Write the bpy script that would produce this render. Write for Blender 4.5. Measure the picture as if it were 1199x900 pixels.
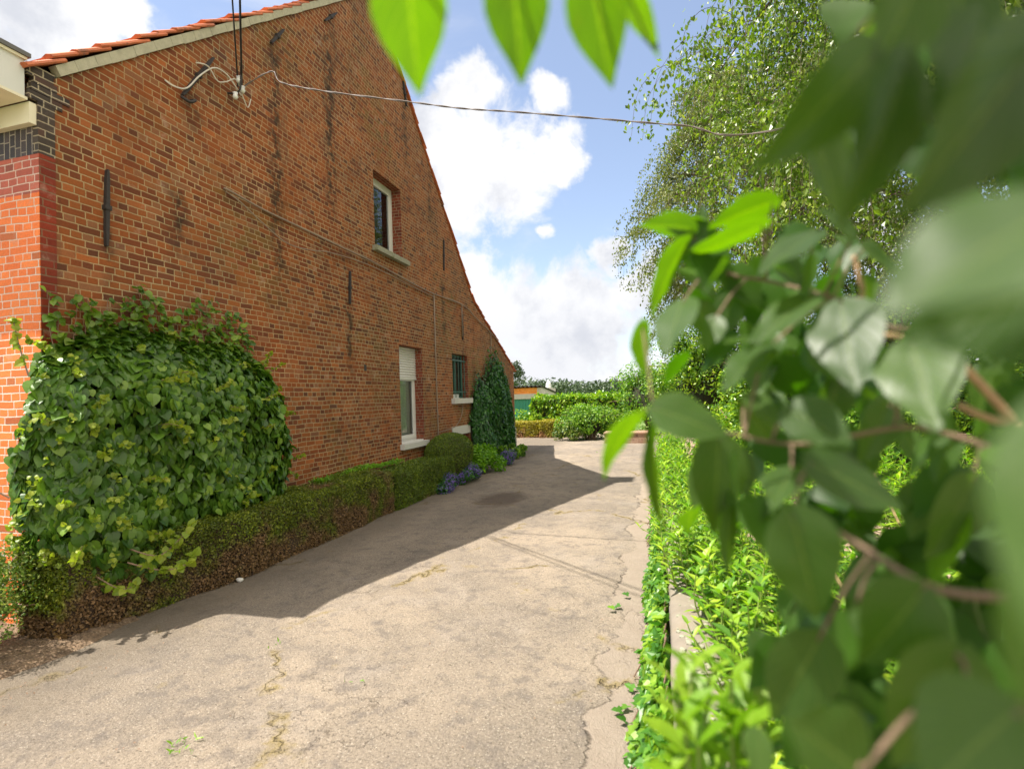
import bpy, bmesh, math, random
import numpy as np
from mathutils import Vector, Matrix
random.seed(7); RNG = np.random.default_rng(11)
for o in list(bpy.data.objects): bpy.data.objects.remove(o)
SC = bpy.context.scene; COL = SC.collection
G = -1.75            # ground level; the lens is at z = 0
# ------------------------------------------------------------------ camera
PW, PH, PF = 1199.0, 900.0, 634.0
def cam_axes(yaw=15.26, pitch=1.4, roll=2.0):
    y, p, r = (math.radians(a) for a in (yaw, pitch, roll))
    f = np.array([-math.sin(y)*math.cos(p), math.cos(y)*math.cos(p), math.sin(p)])
    r0 = np.array([math.cos(y), math.sin(y), 0]); u0 = np.cross(r0, f)
    R = math.cos(r)*r0 - math.sin(r)*u0
    return R, np.cross(R, f), f
CR, CU, CF = cam_axes()
def ray(u, v): return CF + CR*(u-PW/2)/PF + CU*(PH/2-v)/PF
def at(u, v, t): return ray(u, v)*t                    # a point of the place at depth t
def onz(u, v, z=G): r = ray(u, v); return r*(z/r[2])
def ony(u, v, y): r = ray(u, v); return r*(y/r[1])
cam = bpy.data.cameras.new('camera'); co = bpy.data.objects.new('camera', cam); COL.objects.link(co)
co.matrix_world = Matrix([[CR[i], CU[i], -CF[i], 0] for i in range(3)] + [[0, 0, 0, 1]])
cam.sensor_width = 36; cam.lens = PF/PW*36; cam.clip_start = 0.02; cam.clip_end = 4000
cam.dof.use_dof = True; cam.dof.focus_distance = 9.0; cam.dof.aperture_fstop = 2.2
SC.camera = co
# ------------------------------------------------------------------ light, sky, exposure
SA, SB = 0.42, 0.23                                    # shadow shift in x and y for each metre of height
to_sun = Vector((-SA, -SB, 1)).normalized()
sun = bpy.data.lights.new('sun', 'SUN'); so = bpy.data.objects.new('sun', sun); COL.objects.link(so)
sun.energy = 4.6; sun.angle = math.radians(0.5); sun.color = (1.0, 0.93, 0.82)
so.rotation_euler = to_sun.to_track_quat('Z', 'Y').to_euler()
SC.view_settings.view_transform = 'Standard'; SC.view_settings.look = 'None'
SC.view_settings.exposure = 1.25; SC.view_settings.gamma = 1
SC.cycles.use_denoising = True
SC.cycles.max_bounces = 8; SC.cycles.transparent_max_bounces = 8
SC.cycles.sample_clamp_indirect = 6

class NT:
    def __init__(s, tree): s.t = tree; s.nodes = tree.nodes; s.links = tree.links
    def n(s, kind, ins=None, **props):
        nd = s.nodes.new(kind)
        for k, v in props.items(): setattr(nd, k, v)
        for k, v in (ins or {}).items(): s.set(nd.inputs[k], v)
        return nd
    def set(s, sock, v):
        if isinstance(v, bpy.types.NodeSocket): s.links.new(v, sock)
        elif v is not None:
            if isinstance(v, (tuple, list)) and sock.type == 'RGBA' and len(v) == 3: v = (*v, 1)
            sock.default_value = v
    def m(s, op, a, b=None, c=None, clamp=False):
        nd = s.nodes.new('ShaderNodeMath'); nd.operation = op; nd.use_clamp = clamp
        for i, v in enumerate((a, b, c)):
            if v is not None: s.set(nd.inputs[i], v)
        return nd.outputs[0]
    def vm(s, op, a, b=None, scale=None):
        nd = s.nodes.new('ShaderNodeVectorMath'); nd.operation = op
        s.set(nd.inputs[0], a)
        if b is not None: s.set(nd.inputs[1], b)
        if scale is not None: s.set(nd.inputs['Scale'], scale)
        return nd.outputs['Value'] if op in ('DISTANCE', 'LENGTH', 'DOT_PRODUCT') else nd.outputs[0]
    def mix(s, f, a, b, mode='MIX'):
        nd = s.nodes.new('ShaderNodeMix'); nd.data_type = 'RGBA'; nd.blend_type = mode
        s.set(nd.inputs[0], f); s.set(nd.inputs[6], a); s.set(nd.inputs[7], b); return nd.outputs[2]
    def fmix(s, f, a, b):
        nd = s.nodes.new('ShaderNodeMix'); nd.data_type = 'FLOAT'
        s.set(nd.inputs[0], f); s.set(nd.inputs[2], a); s.set(nd.inputs[3], b); return nd.outputs[0]
    def noise(s, vec, scale, detail=3, rough=0.55, dist=0.0, color=False):
        nd = s.n('ShaderNodeTexNoise', {'Vector': vec, 'Scale': scale, 'Detail': detail, 'Roughness': rough, 'Distortion': dist})
        return nd.outputs['Color' if color else 'Fac']
    def step(s, x, lo, hi, a=0.0, b=1.0):
        nd = s.n('ShaderNodeMapRange', {'Value': x, 'From Min': lo, 'From Max': hi, 'To Min': a, 'To Max': b}, interpolation_type='SMOOTHSTEP')
        return nd.outputs[0]
    def ramp(s, f, stops, const=False):
        nd = s.nodes.new('ShaderNodeValToRGB'); r = nd.color_ramp
        if const: r.interpolation = 'CONSTANT'
        while len(r.elements) < len(stops): r.elements.new(0.5)
        for e, (p, c) in zip(r.elements, stops): e.position = p; e.color = (*c, 1)
        s.set(nd.inputs[0], f); return nd.outputs[0]
    def xyz(s, v):
        nd = s.n('ShaderNodeSeparateXYZ', {0: v}); return nd.outputs
    def comb(s, x, y, z):
        return s.n('ShaderNodeCombineXYZ', {0: x, 1: y, 2: z}).outputs[0]
    def bump(s, h, strength=0.5, dist=0.01):
        return s.n('ShaderNodeBump', {'Height': h, 'Strength': strength, 'Distance': dist}).outputs[0]

# world: clear-day sky with cumulus placed by compass direction
W = bpy.data.worlds.new('World'); SC.world = W; W.use_nodes = True
w = NT(W.node_tree); w.nodes.clear()
sky = w.n('ShaderNodeTexSky', sky_type='NISHITA', sun_disc=False)
sky.sun_elevation = math.asin(to_sun.z); sky.sun_rotation = math.atan2(to_sun.x, to_sun.y)
sky.air_density = 1.0; sky.dust_density = 0.6; sky.ozone_density = 2.0
dv = w.n('ShaderNodeTexCoord').outputs['Generated']
dx, dy, dz = w.xyz(dv)
wob = w.vm('SCALE', w.vm('SUBTRACT', w.noise(dv, 5.0, 5, 0.6, color=True), (0.5, 0.5, 0.5)), scale=0.12)
dw = w.vm('ADD', dv, wob)
BLOBS = [(575, 205, 88), (560, 110, 42), (640, 108, 30), (648, 180, 42), (520, 245, 80), (500, 170, 60), (605, 375, 105), (690, 400, 90), (545, 345, 80), (715, 296, 26),
         (640, 440, 120), (760, 330, 50), (40, 20, 110), (-40, 60, 120), (150, 5, 40), (-200, 250, 220), (1030, 280, 60), (1150, 330, 90), (900, 420, 90), (1250, 60, 60), (640, 270, 18), (300, -250, 120), (900, -300, 150)]
field = None
for (u, v, r) in BLOBS:
    d = ray(u, v); L = np.linalg.norm(d); c = d/L
    rr = r/PF/L
    f = w.m('SUBTRACT', 1.0, w.m('DIVIDE', w.vm('DISTANCE', dw, tuple(c)), rr))
    field = f if field is None else w.m('MAXIMUM', field, f)
fill_bank = None                                            # bright unseen cloud added overhead and behind the lens to lift ambient light
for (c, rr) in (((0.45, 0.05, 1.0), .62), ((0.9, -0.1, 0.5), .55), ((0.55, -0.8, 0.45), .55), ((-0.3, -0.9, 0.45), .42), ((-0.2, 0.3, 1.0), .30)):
    f = w.m('SUBTRACT', 1.0, w.m('DIVIDE', w.vm('DISTANCE', dw, tuple(np.array(c)/np.linalg.norm(c))), rr)); fill_bank = f if fill_bank is None else w.m('MAXIMUM', fill_bank, f)
field = w.m('MAXIMUM', field, -1.2)
n1 = w.noise(dv, 9.0, 8, 0.62, 0.3)
dens = w.m('ADD', field, w.m('MULTIPLY', w.m('SUBTRACT', n1, 0.5), 2.1))
mask = w.step(dens, 0.04, 0.52)
wisp = w.step(w.noise(w.vm('MULTIPLY', dv, (1, 1, 3.2)), 2.6, 7, 0.6, 0.6), 0.50, 0.80, 0, 0.45)
mask2 = w.m('MAXIMUM', mask, wisp)
shade = w.step(w.m('ADD', w.noise(w.vm('ADD', dv, (0.0, 0.0, 0.03)), 6.0, 6, 0.6), w.m('MULTIPLY', w.m('SUBTRACT', dens, 0.8), -0.10)), 0.36, 0.60)
low = w.step(dz, 0.02, 0.30, 0.0, 1.0)
ccol = w.mix(w.m('MULTIPLY', shade, w.fmix(low, 0.55, 0.95), clamp=True), (0.315, 0.325, 0.355), (0.46, 0.46, 0.465))
SKY_S = 0.10
hz = w.step(dz, 0.0, 0.16, 0.55, 0.0)                   # pale air along the horizon
skyc = w.mix(1.0, sky.outputs[0], (SKY_S*1.15, SKY_S*1.05, SKY_S*1.0), 'MULTIPLY')
skyc = w.mix(hz, skyc, (0.34, 0.37, 0.43))
skyc = w.mix(0.16, skyc, (0.36, 0.39, 0.45))
final = w.mix(mask2, skyc, ccol)
final = w.mix(w.step(w.m('ADD', fill_bank, w.m('MULTIPLY', w.m('SUBTRACT', n1, 0.5), 1.2)), 0.05, 0.4), final, (1.02, 0.92, 0.78))
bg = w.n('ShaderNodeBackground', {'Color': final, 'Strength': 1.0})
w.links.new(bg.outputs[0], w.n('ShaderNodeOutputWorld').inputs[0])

# ------------------------------------------------------------------ material helpers
def new_mat(name):
    m = bpy.data.materials.new(name); m.use_nodes = True; m.node_tree.nodes.clear()
    return m, NT(m.node_tree)
def finish(t, shader): t.links.new(shader, t.n('ShaderNodeOutputMaterial').inputs[0])
def plain(name, col, rough=0.6, metal=0.0, var=0.25, scale=8.0, bump=0.0, spec=0.5, dirt=None):
    m, t = new_mat(name); pos = t.n('ShaderNodeNewGeometry').outputs['Position']
    nz = t.noise(pos, scale, 5, 0.6)
    c = t.mix(nz, tuple(x*(1-var) for x in col), tuple(min(1, x*(1+var)) for x in col))
    if dirt: c = t.mix(t.step(t.noise(pos, scale*0.7, 6, 0.7), 0.5, 0.68, 0, 0.8), c, dirt)
    ins = {'Base Color': c, 'Roughness': rough, 'Metallic': metal, 'Specular IOR Level': spec}
    if bump: ins['Normal'] = t.bump(t.noise(pos, scale*6, 5, 0.7), bump, 0.01)
    finish(t, t.n('ShaderNodeBsdfPrincipled', ins).outputs[0]); return m
def leaf_mat(name, stops, trans=0.35, tcol=None, rough=0.42, spec=0.4, brown=None, veins=False, patch=3.0):
    """leaf skin: colour picked per leaf, thin enough to let light through"""
    m, t = new_mat(name); g = t.n('ShaderNodeNewGeometry'); rnd = g.outputs['Random Per Island']; pos = g.outputs['Position']
    c = t.ramp(rnd, stops)
    c = t.mix(t.step(t.noise(pos, patch, 3), 0.35, 0.7, 0, 0.45), c, tuple(x*0.6 for x in stops[0][1]))
    tc = None
    if veins:
        uv = t.n('ShaderNodeTexCoord').outputs['UV']; ux, uy, _ = t.xyz(uv)
        ax = t.m('ABSOLUTE', t.m('SUBTRACT', ux, 0.5))
        mid = t.step(ax, 0.006, 0.028, 1, 0)
        ph = t.m('FRACT', t.m('ADD', t.m('MULTIPLY', uy, 7.0), t.m('MULTIPLY', ax, -6.0)))
        sv = t.m('MULTIPLY', t.step(t.m('ABSOLUTE', t.m('SUBTRACT', ph, 0.5)), 0.02, 0.09, 1, 0), 0.55)
        v = t.m('MAXIMUM', mid, sv)
        c = t.mix(t.m('MULTIPLY', v, 0.62), c, (0.13, 0.18, 0.06))
        c = t.mix(t.step(t.noise(pos, 90, 4, 0.6), 0.60, 0.78, 0, 0.35), c, (0.09, 0.08, 0.03))
    if brown:
        col, lo, hi, sc = brown
        px, py, pz = t.xyz(pos)
        nb = t.m('ADD', t.noise(pos, sc, 4, 0.6), t.m('MULTIPLY', t.m('SUBTRACT', pz, G+0.36), -0.42))
        bc = t.mix(rnd, tuple(x*0.55 for x in col), tuple(x*1.45 for x in col))
        f = t.step(nb, lo, hi); c = t.mix(f, c, bc)
    pr = t.n('ShaderNodeBsdfPrincipled', {'Base Color': c, 'Roughness': rough, 'Specular IOR Level': spec})
    if veins: t.set(pr.inputs['Normal'], t.bump(v, 0.35, 0.001))
    tcc = t.mix(1.0, c, tcol or (1.5, 1.7, 0.5), 'MULTIPLY')
    tr = t.n('ShaderNodeBsdfTranslucent', {'Color': tcc})
    mx = t.n('ShaderNodeMixShader', {0: trans, 1: pr.outputs[0], 2: tr.outputs[0]})
    finish(t, mx.outputs[0]); return m

def brick_mat(name, stops, mortar, c=0.0645, stretcher=0.20, jw=0.0052, olive=None, stains=(), flush=0.0, soldier=False, rough=0.85, all_stretch=False, weather=0.3, spec=0.25, zoff=0.0):
    m, t = new_mat(name); g = t.n('ShaderNodeNewGeometry'); pos = g.outputs['Position']; nrm = g.outputs['True Normal']
    px, py, pz = t.xyz(pos); nx, ny, nz = t.xyz(nrm)
    axm = t.m('GREATER_THAN', t.m('ABSOLUTE', nx), 0.5); azm = t.m('GREATER_THAN', t.m('ABSOLUTE', nz), 0.6)
    u = t.fmix(axm, px, py); v = t.fmix(azm, t.m('SUBTRACT', pz, G+zoff), px); u = t.fmix(azm, u, py)
    wob = t.noise(pos, 2.2, 2); wob2 = t.noise(pos, 38, 3, 0.6)
    u = t.m('ADD', u, t.m('MULTIPLY', t.m('SUBTRACT', wob2, 0.5), 0.007))
    v = t.m('ADD', v, t.m('ADD', t.m('MULTIPLY', t.m('SUBTRACT', wob, 0.5), 0.034), t.m('MULTIPLY', t.m('SUBTRACT', wob2, 0.5), 0.004)))
    if soldier: u, v = v, u
    rv = t.m('DIVIDE', v, c); row = t.m('FLOOR', rv); fv = t.m('FRACT', rv)
    par = t.m('FLOORED_MODULO', row, 2.0)
    rr = t.n('ShaderNodeTexWhiteNoise', {'W': row}, noise_dimensions='1D').outputs[0]
    if all_stretch: L = stretcher
    else: L = t.fmix(par, stretcher, stretcher*0.5)
    off = t.m('ADD', t.m('MULTIPLY', row, 0.25), t.m('MULTIPLY', rr, 0.35))
    ru = t.m('ADD', t.m('DIVIDE', u, L), off); cu = t.m('FLOOR', ru); fu = t.m('FRACT', ru)
    rnd = t.n('ShaderNodeTexWhiteNoise', {'Vector': t.comb(cu, row, 3.0)}, noise_dimensions='3D')
    r1 = rnd.outputs[0]; r2 = t.xyz(rnd.outputs[1])[1]
    du = t.m('MULTIPLY', t.m('MINIMUM', fu, t.m('SUBTRACT', 1.0, fu)), L)
    dvv = t.m('MULTIPLY', t.m('MINIMUM', fv, t.m('SUBTRACT', 1.0, fv)), c)
    d = t.m('MINIMUM', du, dvv)
    chip = t.m('MULTIPLY', t.m('SUBTRACT', t.noise(pos, 55, 4, 0.7), 0.5), 0.006)
    d = t.m('ADD', d, chip)
    mo = t.step(d, jw-0.0018, jw+0.0016, t.step(t.noise(pos, 1.6, 5, 0.7), 0.32, 0.52, 0.45, 1.0), 0)
    col = t.ramp(r1, stops)
    if olive:
        fo = t.m('MULTIPLY', t.step(t.m('ADD', t.noise(pos, 0.45, 3), t.m('MULTIPLY', t.step(py, 6.0, 13.0), t.step(pz, 4.5, 0.5, 0, 0.12))), 0.50, 0.70), t.step(r2, 0.25, 0.75))
        col = t.mix(fo, col, olive)
    col = t.mix(t.noise(pos, 60, 4, 0.7), t.mix(1.0, col, (0.62, 0.6, 0.6), 'MULTIPLY'), t.mix(1.0, col, (1.30, 1.28, 1.25), 'MULTIPLY'))
    col = t.mix(t.step(r2, 0.91, 0.97, 0, 0.45), col, (0.11, 0.05, 0.035))
    mcol = t.mix(t.noise(pos, 1.2, 4), tuple(x*0.62 for x in mortar), tuple(min(1, x*1.15) for x in mortar))
    out = t.mix(mo, col, mcol)
    big = t.step(t.noise(pos, 0.9, 6, 0.65), 0.42, 0.75, 0, weather)
    out = t.mix(big, out, t.mix(1.0, out, (0.45, 0.42, 0.38), 'MULTIPLY'))
    warm = t.step(t.noise(t.vm('ADD', pos, (11, 5, 2)), 0.55, 5, 0.6), 0.45, 0.62, 0, 0.5)
    out = t.mix(warm, out, t.mix(1.0, out, (1.30, 1.05, 0.9), 'MULTIPLY'))
    sag = t.m('MULTIPLY', t.step(t.noise(t.vm('MULTIPLY', pos, (1, 3.0, 0.35)), 1.1, 6, 0.7), 0.55, 0.75, 0, weather*1.4), 1.0)
    out = t.mix(sag, out, (0.055, 0.036, 0.022))
    # lime bloom on some bricks
    lime = t.m('MULTIPLY', t.step(t.noise(pos, 3.5, 6, 0.75), 0.54, 0.70), t.step(r1, 0.4, 0.9, 0, 0.5))
    out = t.mix(lime, out, (0.40, 0.30, 0.23))
    st = None
    for (y0, z0, z1, wd, k) in stains:
        s = t.m('MULTIPLY', t.step(t.m('ABSOLUTE', t.m('SUBTRACT', t.m('ADD', py, t.m('MULTIPLY', t.m('SUBTRACT', t.noise(pos, 4, 3), 0.5), 0.25)), y0)), 0.0, wd, 1, 0),
                t.m('MULTIPLY', t.step(pz, z0, z0+0.9), t.step(pz, z1-0.1, z1+0.15, 1, 0)))
        s = t.m('MULTIPLY', s, t.m('MULTIPLY', t.step(t.noise(pos, 7, 5, 0.7), 0.38, 0.60), k))
        st = s if st is None else t.m('MAXIMUM', st, s)
    if st is not None: out = t.mix(st, out, (0.018, 0.016, 0.010))
    h = t.m('ADD', t.m('MULTIPLY', mo, -1.0), t.m('ADD', t.m('MULTIPLY', t.noise(pos, 120, 4, 0.7), 0.5), t.m('MULTIPLY', r2, 0.35)))
    b = t.bump(h, 0.75, 0.006)
    finish(t, t.n('ShaderNodeBsdfPrincipled', {'Base Color': out, 'Roughness': rough, 'Normal': b, 'Specular IOR Level': spec}).outputs[0])
    return m

# ------------------------------------------------------------------ mesh helpers
def norm(a): return a/np.maximum(np.linalg.norm(a, axis=-1, keepdims=True), 1e-9)
class MB:
    def __init__(s): s.V = []; s.L = []; s.S = []; s.n = 0; s.UV = []
    def add(s, V, faces, uv=None):
        V = np.asarray(V, float)
        s.V.append(V); s.S.append(np.array([len(f) for f in faces]))
        fl = np.concatenate([np.asarray(f) for f in faces]); s.L.append(fl + s.n)
        if uv is not None: s.UV.append(np.asarray(uv, float)[fl])
        s.n += len(V); return s
    def scatter(s, tmpl, P, D, N, S):
        tv, tf = tmpl; P = np.asarray(P, float); n = len(P)
        if n == 0: return s
        D = norm(np.asarray(D, float)); N = np.asarray(N, float); T = norm(np.cross(D, N)); N2 = np.cross(T, D)
        S = np.broadcast_to(np.asarray(S, float), (n,))[:, None, None]
        V = P[:, None] + S*(tv[None, :, 0:1]*T[:, None] + tv[None, :, 1:2]*D[:, None] + tv[None, :, 2:3]*N2[:, None])
        k = len(tv); sz = np.array([len(f) for f in tf]); fl = np.concatenate([np.asarray(f) for f in tf])
        s.V.append(V.reshape(-1, 3)); s.S.append(np.tile(sz, n))
        s.L.append((fl[None] + (np.arange(n)*k)[:, None]).ravel() + s.n); s.n += n*k; return s
    def box(s, a, b, rot=None, org=None):
        (x0, y0, z0), (x1, y1, z1) = a, b
        V = np.array([(x0, y0, z0), (x1, y0, z0), (x1, y1, z0), (x0, y1, z0), (x0, y0, z1), (x1, y0, z1), (x1, y1, z1), (x0, y1, z1)], float)
        if rot is not None: V = (V-np.array(org)) @ np.array(rot).T + np.array(org)
        return s.add(V, [(3, 2, 1, 0), (4, 5, 6, 7), (0, 1, 5, 4), (1, 2, 6, 5), (2, 3, 7, 6), (3, 0, 4, 7)])
    def tube(s, pts, rad, sides=6):
        pts = np.asarray(pts, float); n = len(pts); rad = np.broadcast_to(np.asarray(rad, float), (n,))
        tg = norm(np.gradient(pts, axis=0)); ref = np.where(np.abs(tg[:, 2:3]) > 0.9, np.array([[1., 0, 0]]), np.array([[0, 0, 1.]]))
        a = norm(np.cross(tg, ref)); b = np.cross(tg, a)
        th = np.linspace(0, 2*np.pi, sides, endpoint=False)
        V = pts[:, None] + rad[:, None, None]*(np.cos(th)[None, :, None]*a[:, None] + np.sin(th)[None, :, None]*b[:, None])
        F = []
        for i in range(n-1):
            for j in range(sides):
                k = (j+1) % sides; F.append((i*sides+j, i*sides+k, (i+1)*sides+k, (i+1)*sides+j))
        F.append(tuple(range(sides))[::-1]); F.append(tuple((n-1)*sides+j for j in range(sides)))
        return s.add(V.reshape(-1, 3), F)
    def build(s, name, mat, parent=None, smooth=False):
        me = bpy.data.meshes.new(name); V = np.concatenate(s.V); L = np.concatenate(s.L).astype(np.int32); S = np.concatenate(s.S).astype(np.int32)
        me.vertices.add(len(V)); me.vertices.foreach_set('co', V.ravel().astype(np.float32))
        me.loops.add(len(L)); me.loops.foreach_set('vertex_index', L)
        me.polygons.add(len(S)); st = np.concatenate([[0], np.cumsum(S)[:-1]]).astype(np.int32)
        me.polygons.foreach_set('loop_start', st); me.polygons.foreach_set('loop_total', S)
        if s.UV:
            uvl = me.uv_layers.new(name='uv'); uvl.data.foreach_set('uv', np.concatenate(s.UV).ravel().astype(np.float32))
        me.update(calc_edges=True); me.validate()
        me.polygons.foreach_set('use_smooth', np.full(len(me.polygons), smooth))
        me.materials.append(mat)
        o = bpy.data.objects.new(name, me); COL.objects.link(o)
        if parent is not None: 
            o.parent = parent; o.location = -Vector(parent.location)
        return o
def part(mb, name, mat, parent, smooth=False, label=None):
    o = mb.build(name, mat, None, smooth); o.parent = parent
    base = parent
    while base is not None and base.type != 'EMPTY': base = base.parent
    if parent.type == 'EMPTY': o.location = -Vector(parent.location)
    if label: o['label'] = label
    return o
def tag(o, label, cat, group=None, kind=None):
    o['label'] = label; o['category'] = cat
    if group: o['group'] = group
    if kind: o['kind'] = kind
    return o
def thing(name, loc, label, cat, group=None, kind=None):
    o = bpy.data.objects.new(name, None); o.location = Vector(loc); o.empty_display_size = 0.2; COL.objects.link(o)
    return tag(o, label, cat, group, kind)
def struct(o): o['kind'] = 'structure'; return o

# leaf outlines, unit length along y, folded on the midrib
def leaf_tmpl(half, fold=0.25, droop=0.15, curl=0.0):
    ys = [h[0] for h in half]; xs = [h[1] for h in half]; n = len(half)
    V = []; 
    for y, x in half: V.append((0, max(y, 0), -droop*max(y, 0)**2))
    for sgn in (-1, 1):
        for y, x in half: V.append((sgn*x, y, fold*x - droop*max(y, 0)**2 - curl*x*x))
    F = []
    for k in range(n-1):
        a, b = k, k+1
        F.append((a, b, n+b, n+a)); F.append((b, a, 2*n+a, 2*n+b))
    return np.array(V), F
HEART = leaf_tmpl([(-0.05, 0.18), (0.10, 0.40), (0.34, 0.48), (0.60, 0.41), (0.84, 0.20), (1.0, 0.005)], 0.22, 0.28)
OVAL = leaf_tmpl([(0, 0.01), (0.3, 0.24), (0.65, 0.22), (1.0, 0.005)], 0.3, 0.2)
LANCE = leaf_tmpl([(0, 0.01), (0.3, 0.13), (0.65, 0.11), (1.0, 0.005)], 0.3, 0.3)
IVY = (np.array([(0, 0, 0), (0.30, -0.12, .05), (0.52, 0.18, .08), (0.27, 0.36, .03), (0.30, 0.62, .04), (0, 1, -.1), (-0.30, 0.62, .04), (-0.27, 0.36, .03), (-0.52, 0.18, .08), (-0.30, -0.12, .05), (0, .45, -.03)], float),
       [(0, 1, 2, 3, 10), (3, 4, 5, 10), (10, 5, 6, 7), (10, 7, 8, 9, 0)])
DIAM = (np.array([(0, 0, 0), (0.3, 0.45, .07), (0, 1, -.08), (-0.3, 0.45, .07)], float), [(0, 1, 2), (0, 2, 3)])
def rnd_unit(n): return norm(RNG.normal(size=(n, 3)))
def outward_leaves(mb, tmpl, P, Nn, size, spread=0.6, hang=0.5, jit=0.35):
    """leaves lying on a surface with outward normal Nn, tips hanging"""
    n = len(P); Nn = norm(Nn + RNG.normal(size=(n, 3))*spread*0.5)
    D = RNG.normal(size=(n, 3))*(1-hang) + np.array([0, 0, -1.0])*hang*1.6
    D = D - (D*Nn).sum(1, keepdims=True)*Nn
    D = norm(D + Nn*0.25)
    S = size*(1 + RNG.uniform(-jit, jit, n))
    return mb.scatter(tmpl, P, D, Nn, S)
def vnoise(P, f=1.0, seed=0):
    r = np.random.default_rng(seed); out = np.zeros(len(P))
    for k in range(6):
        d = norm(r.normal(size=3)[None])[0]*f*(1.0+0.45*k); out += np.sin(P@d + r.uniform(0, 6.28))/(1+0.4*k)
    return out/2.6
def lumpy(center, radii, lumps, n, lump_r, seed=0, shell=0.55, bottom=-0.6):
    """leaf positions and normals of a shrub crown made of many uneven clumps"""
    r = np.random.default_rng(seed); c = np.array(center, float); R = np.array(radii, float)
    d = norm(r.normal(size=(lumps, 3))); d[:, 2] = np.where(d[:, 2] < bottom, -d[:, 2], d[:, 2])
    LC = c + d*R*r.uniform(0.55, 0.98, (lumps, 1)); LR = lump_r*r.uniform(0.55, 1.3, lumps)
    k = r.integers(0, lumps, n); dd = norm(r.normal(size=(n, 3)))
    rad = r.uniform(shell, 1.05, n)**0.6
    P = LC[k] + dd*(LR[k]*rad)[:, None]
    N = norm(dd + 0.7*norm((P-c)/R) + np.array([0, 0, 0.35]))
    return P, N

# ------------------------------------------------------------------ materials
BR = [(0.0, (0.0986, 0.0388, 0.0200)), (0.22, (0.1740, 0.0524, 0.0187)), (0.5, (0.2262, 0.0707, 0.0200)), (0.74, (0.2610, 0.0912, 0.0263)), (0.9, (0.2146, 0.1003, 0.0500)), (1.0, (0.3190, 0.1049, 0.0300))]
STAINS = [(3.85, 0.9, 1.75, 0.10, 0.9), (4.62, 1.2, 2.35, 0.20, 0.75), (4.85, 2.8, 3.5, 0.28, 0.95), (6.2, 1.2, 4.9, 0.22, 0.85), (7.5, 2.6, 6.0, 0.26, 0.85), (7.9, 0.1, 1.7, 0.14, 0.8),
          (12.0, 0.9, 2.8, 0.22, 0.8), (13.2, 0.6, 1.6, 0.1, 0.7), (10.2, 4.6, 6.2, 0.15, 0.8), (11.4, 3.6, 5.2, 0.2, 0.6)]
M = {}
M['gable'] = brick_mat('weathered_brick', BR, (0.40, 0.305, 0.17), olive=(0.155, 0.093, 0.024), stains=STAINS)
M['reveal'] = brick_mat('red_brick_reveal', [(0, (0.1300, 0.0325, 0.0195)), (0.5, (0.2080, 0.0488, 0.0260)), (1, (0.2470, 0.0650, 0.0325))], (.30,.24,.16), weather=0.2)
M['facade'] = brick_mat('orange_facing_brick', [(0, (0.66, 0.165, 0.04)), (0.5, (0.74, 0.20, 0.05)), (1, (0.80, 0.24, 0.065))], (0.75, 0.66, 0.58), jw=0.0045, weather=0.12, rough=0.6)
M['facade_purple'] = brick_mat('purple_red_facing_brick', [(0, (0.34, 0.085, 0.055)), (0.5, (0.40, 0.105, 0.068)), (1, (0.46, 0.125, 0.08))], (0.72, 0.6, 0.55), jw=0.0045, weather=0.12, rough=0.55)
M['facade_dark'] = brick_mat('black_glazed_brick', [(0, (0.03, 0.028, 0.032)), (1, (0.075, 0.06, 0.062))], (0.38, 0.35, 0.30), jw=0.0045, soldier=True, rough=0.4, stretcher=0.2)
M['quoin_dark'] = brick_mat('dark_header_brick', [(0, (0.03, 0.025, 0.022)), (1, (0.07, 0.055, 0.045))], (0.40, 0.36, 0.26), rough=0.45)
M['quoin_red'] = brick_mat('red_return_brick', [(0, (0.15, 0.022, 0.010)), (1, (0.22, 0.034, 0.014))], (0.20, 0.12, 0.07), rough=0.5, stretcher=0.4)
M['garage_brick'] = brick_mat('orange_garage_brick', [(0, (0.72, 0.22, 0.03)), (1, (0.85, 0.32, 0.06))], (0.6, 0.42, 0.26), c=0.10, stretcher=0.3)
M['planter_brick'] = brick_mat('dusty_planter_brick', [(0, (0.24, 0.15, 0.105)), (1, (0.36, 0.24, 0.17))], (0.45, 0.36, 0.27), c=0.075)
M['mortar'] = plain('verge_mortar', (0.42, 0.39, 0.29), 0.9, var=0.35, scale=14, bump=0.6)
M['tile'] = plain('clay_tile', (0.50, 0.135, 0.05), 0.75, var=0.5, scale=5, bump=0.4, dirt=(0.10, 0.05, 0.035))
M['white_paint'] = plain('white_paint', (0.62, 0.615, 0.59), 0.4, var=0.05, scale=4)
M['cream_paint'] = plain('cream_paint', (0.72, 0.66, 0.50), 0.5, var=0.12, scale=5)
M['zinc'] = plain('zinc', (0.14, 0.135, 0.13), 0.5, metal=0.3)
M['stone'] = plain('bluestone_sill', (0.52, 0.51, 0.47), 0.75, var=0.15, scale=20, bump=0.15)
M['mossy_stone'] = plain('mossy_sill', (0.26, 0.25, 0.19), 0.9, var=0.3, scale=12, bump=0.4, dirt=(0.13, 0.15, 0.05))
M['iron'] = plain('rusted_iron', (0.028, 0.022, 0.02), 0.7, var=0.5, scale=30, bump=0.4)
M['green_paint'] = plain('dark_green_paint', (0.025, 0.09, 0.065), 0.45, var=0.3)
M['shutter_green'] = plain('green_garage_door', (0.02, 0.20, 0.13), 0.5, var=0.2, scale=3)
M['cable_white'] = plain('white_cable', (0.55, 0.51, 0.45), 0.6, var=0.2)
M['cable_black'] = plain('black_cable', (0.02, 0.02, 0.02), 0.6)
M['cable_wire'] = plain('weathered_wire', (0.15, 0.12, 0.11), 0.6, var=0.2)
M['cable_grey'] = plain('grey_cable', (0.24, 0.18, 0.13), 0.6)
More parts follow.
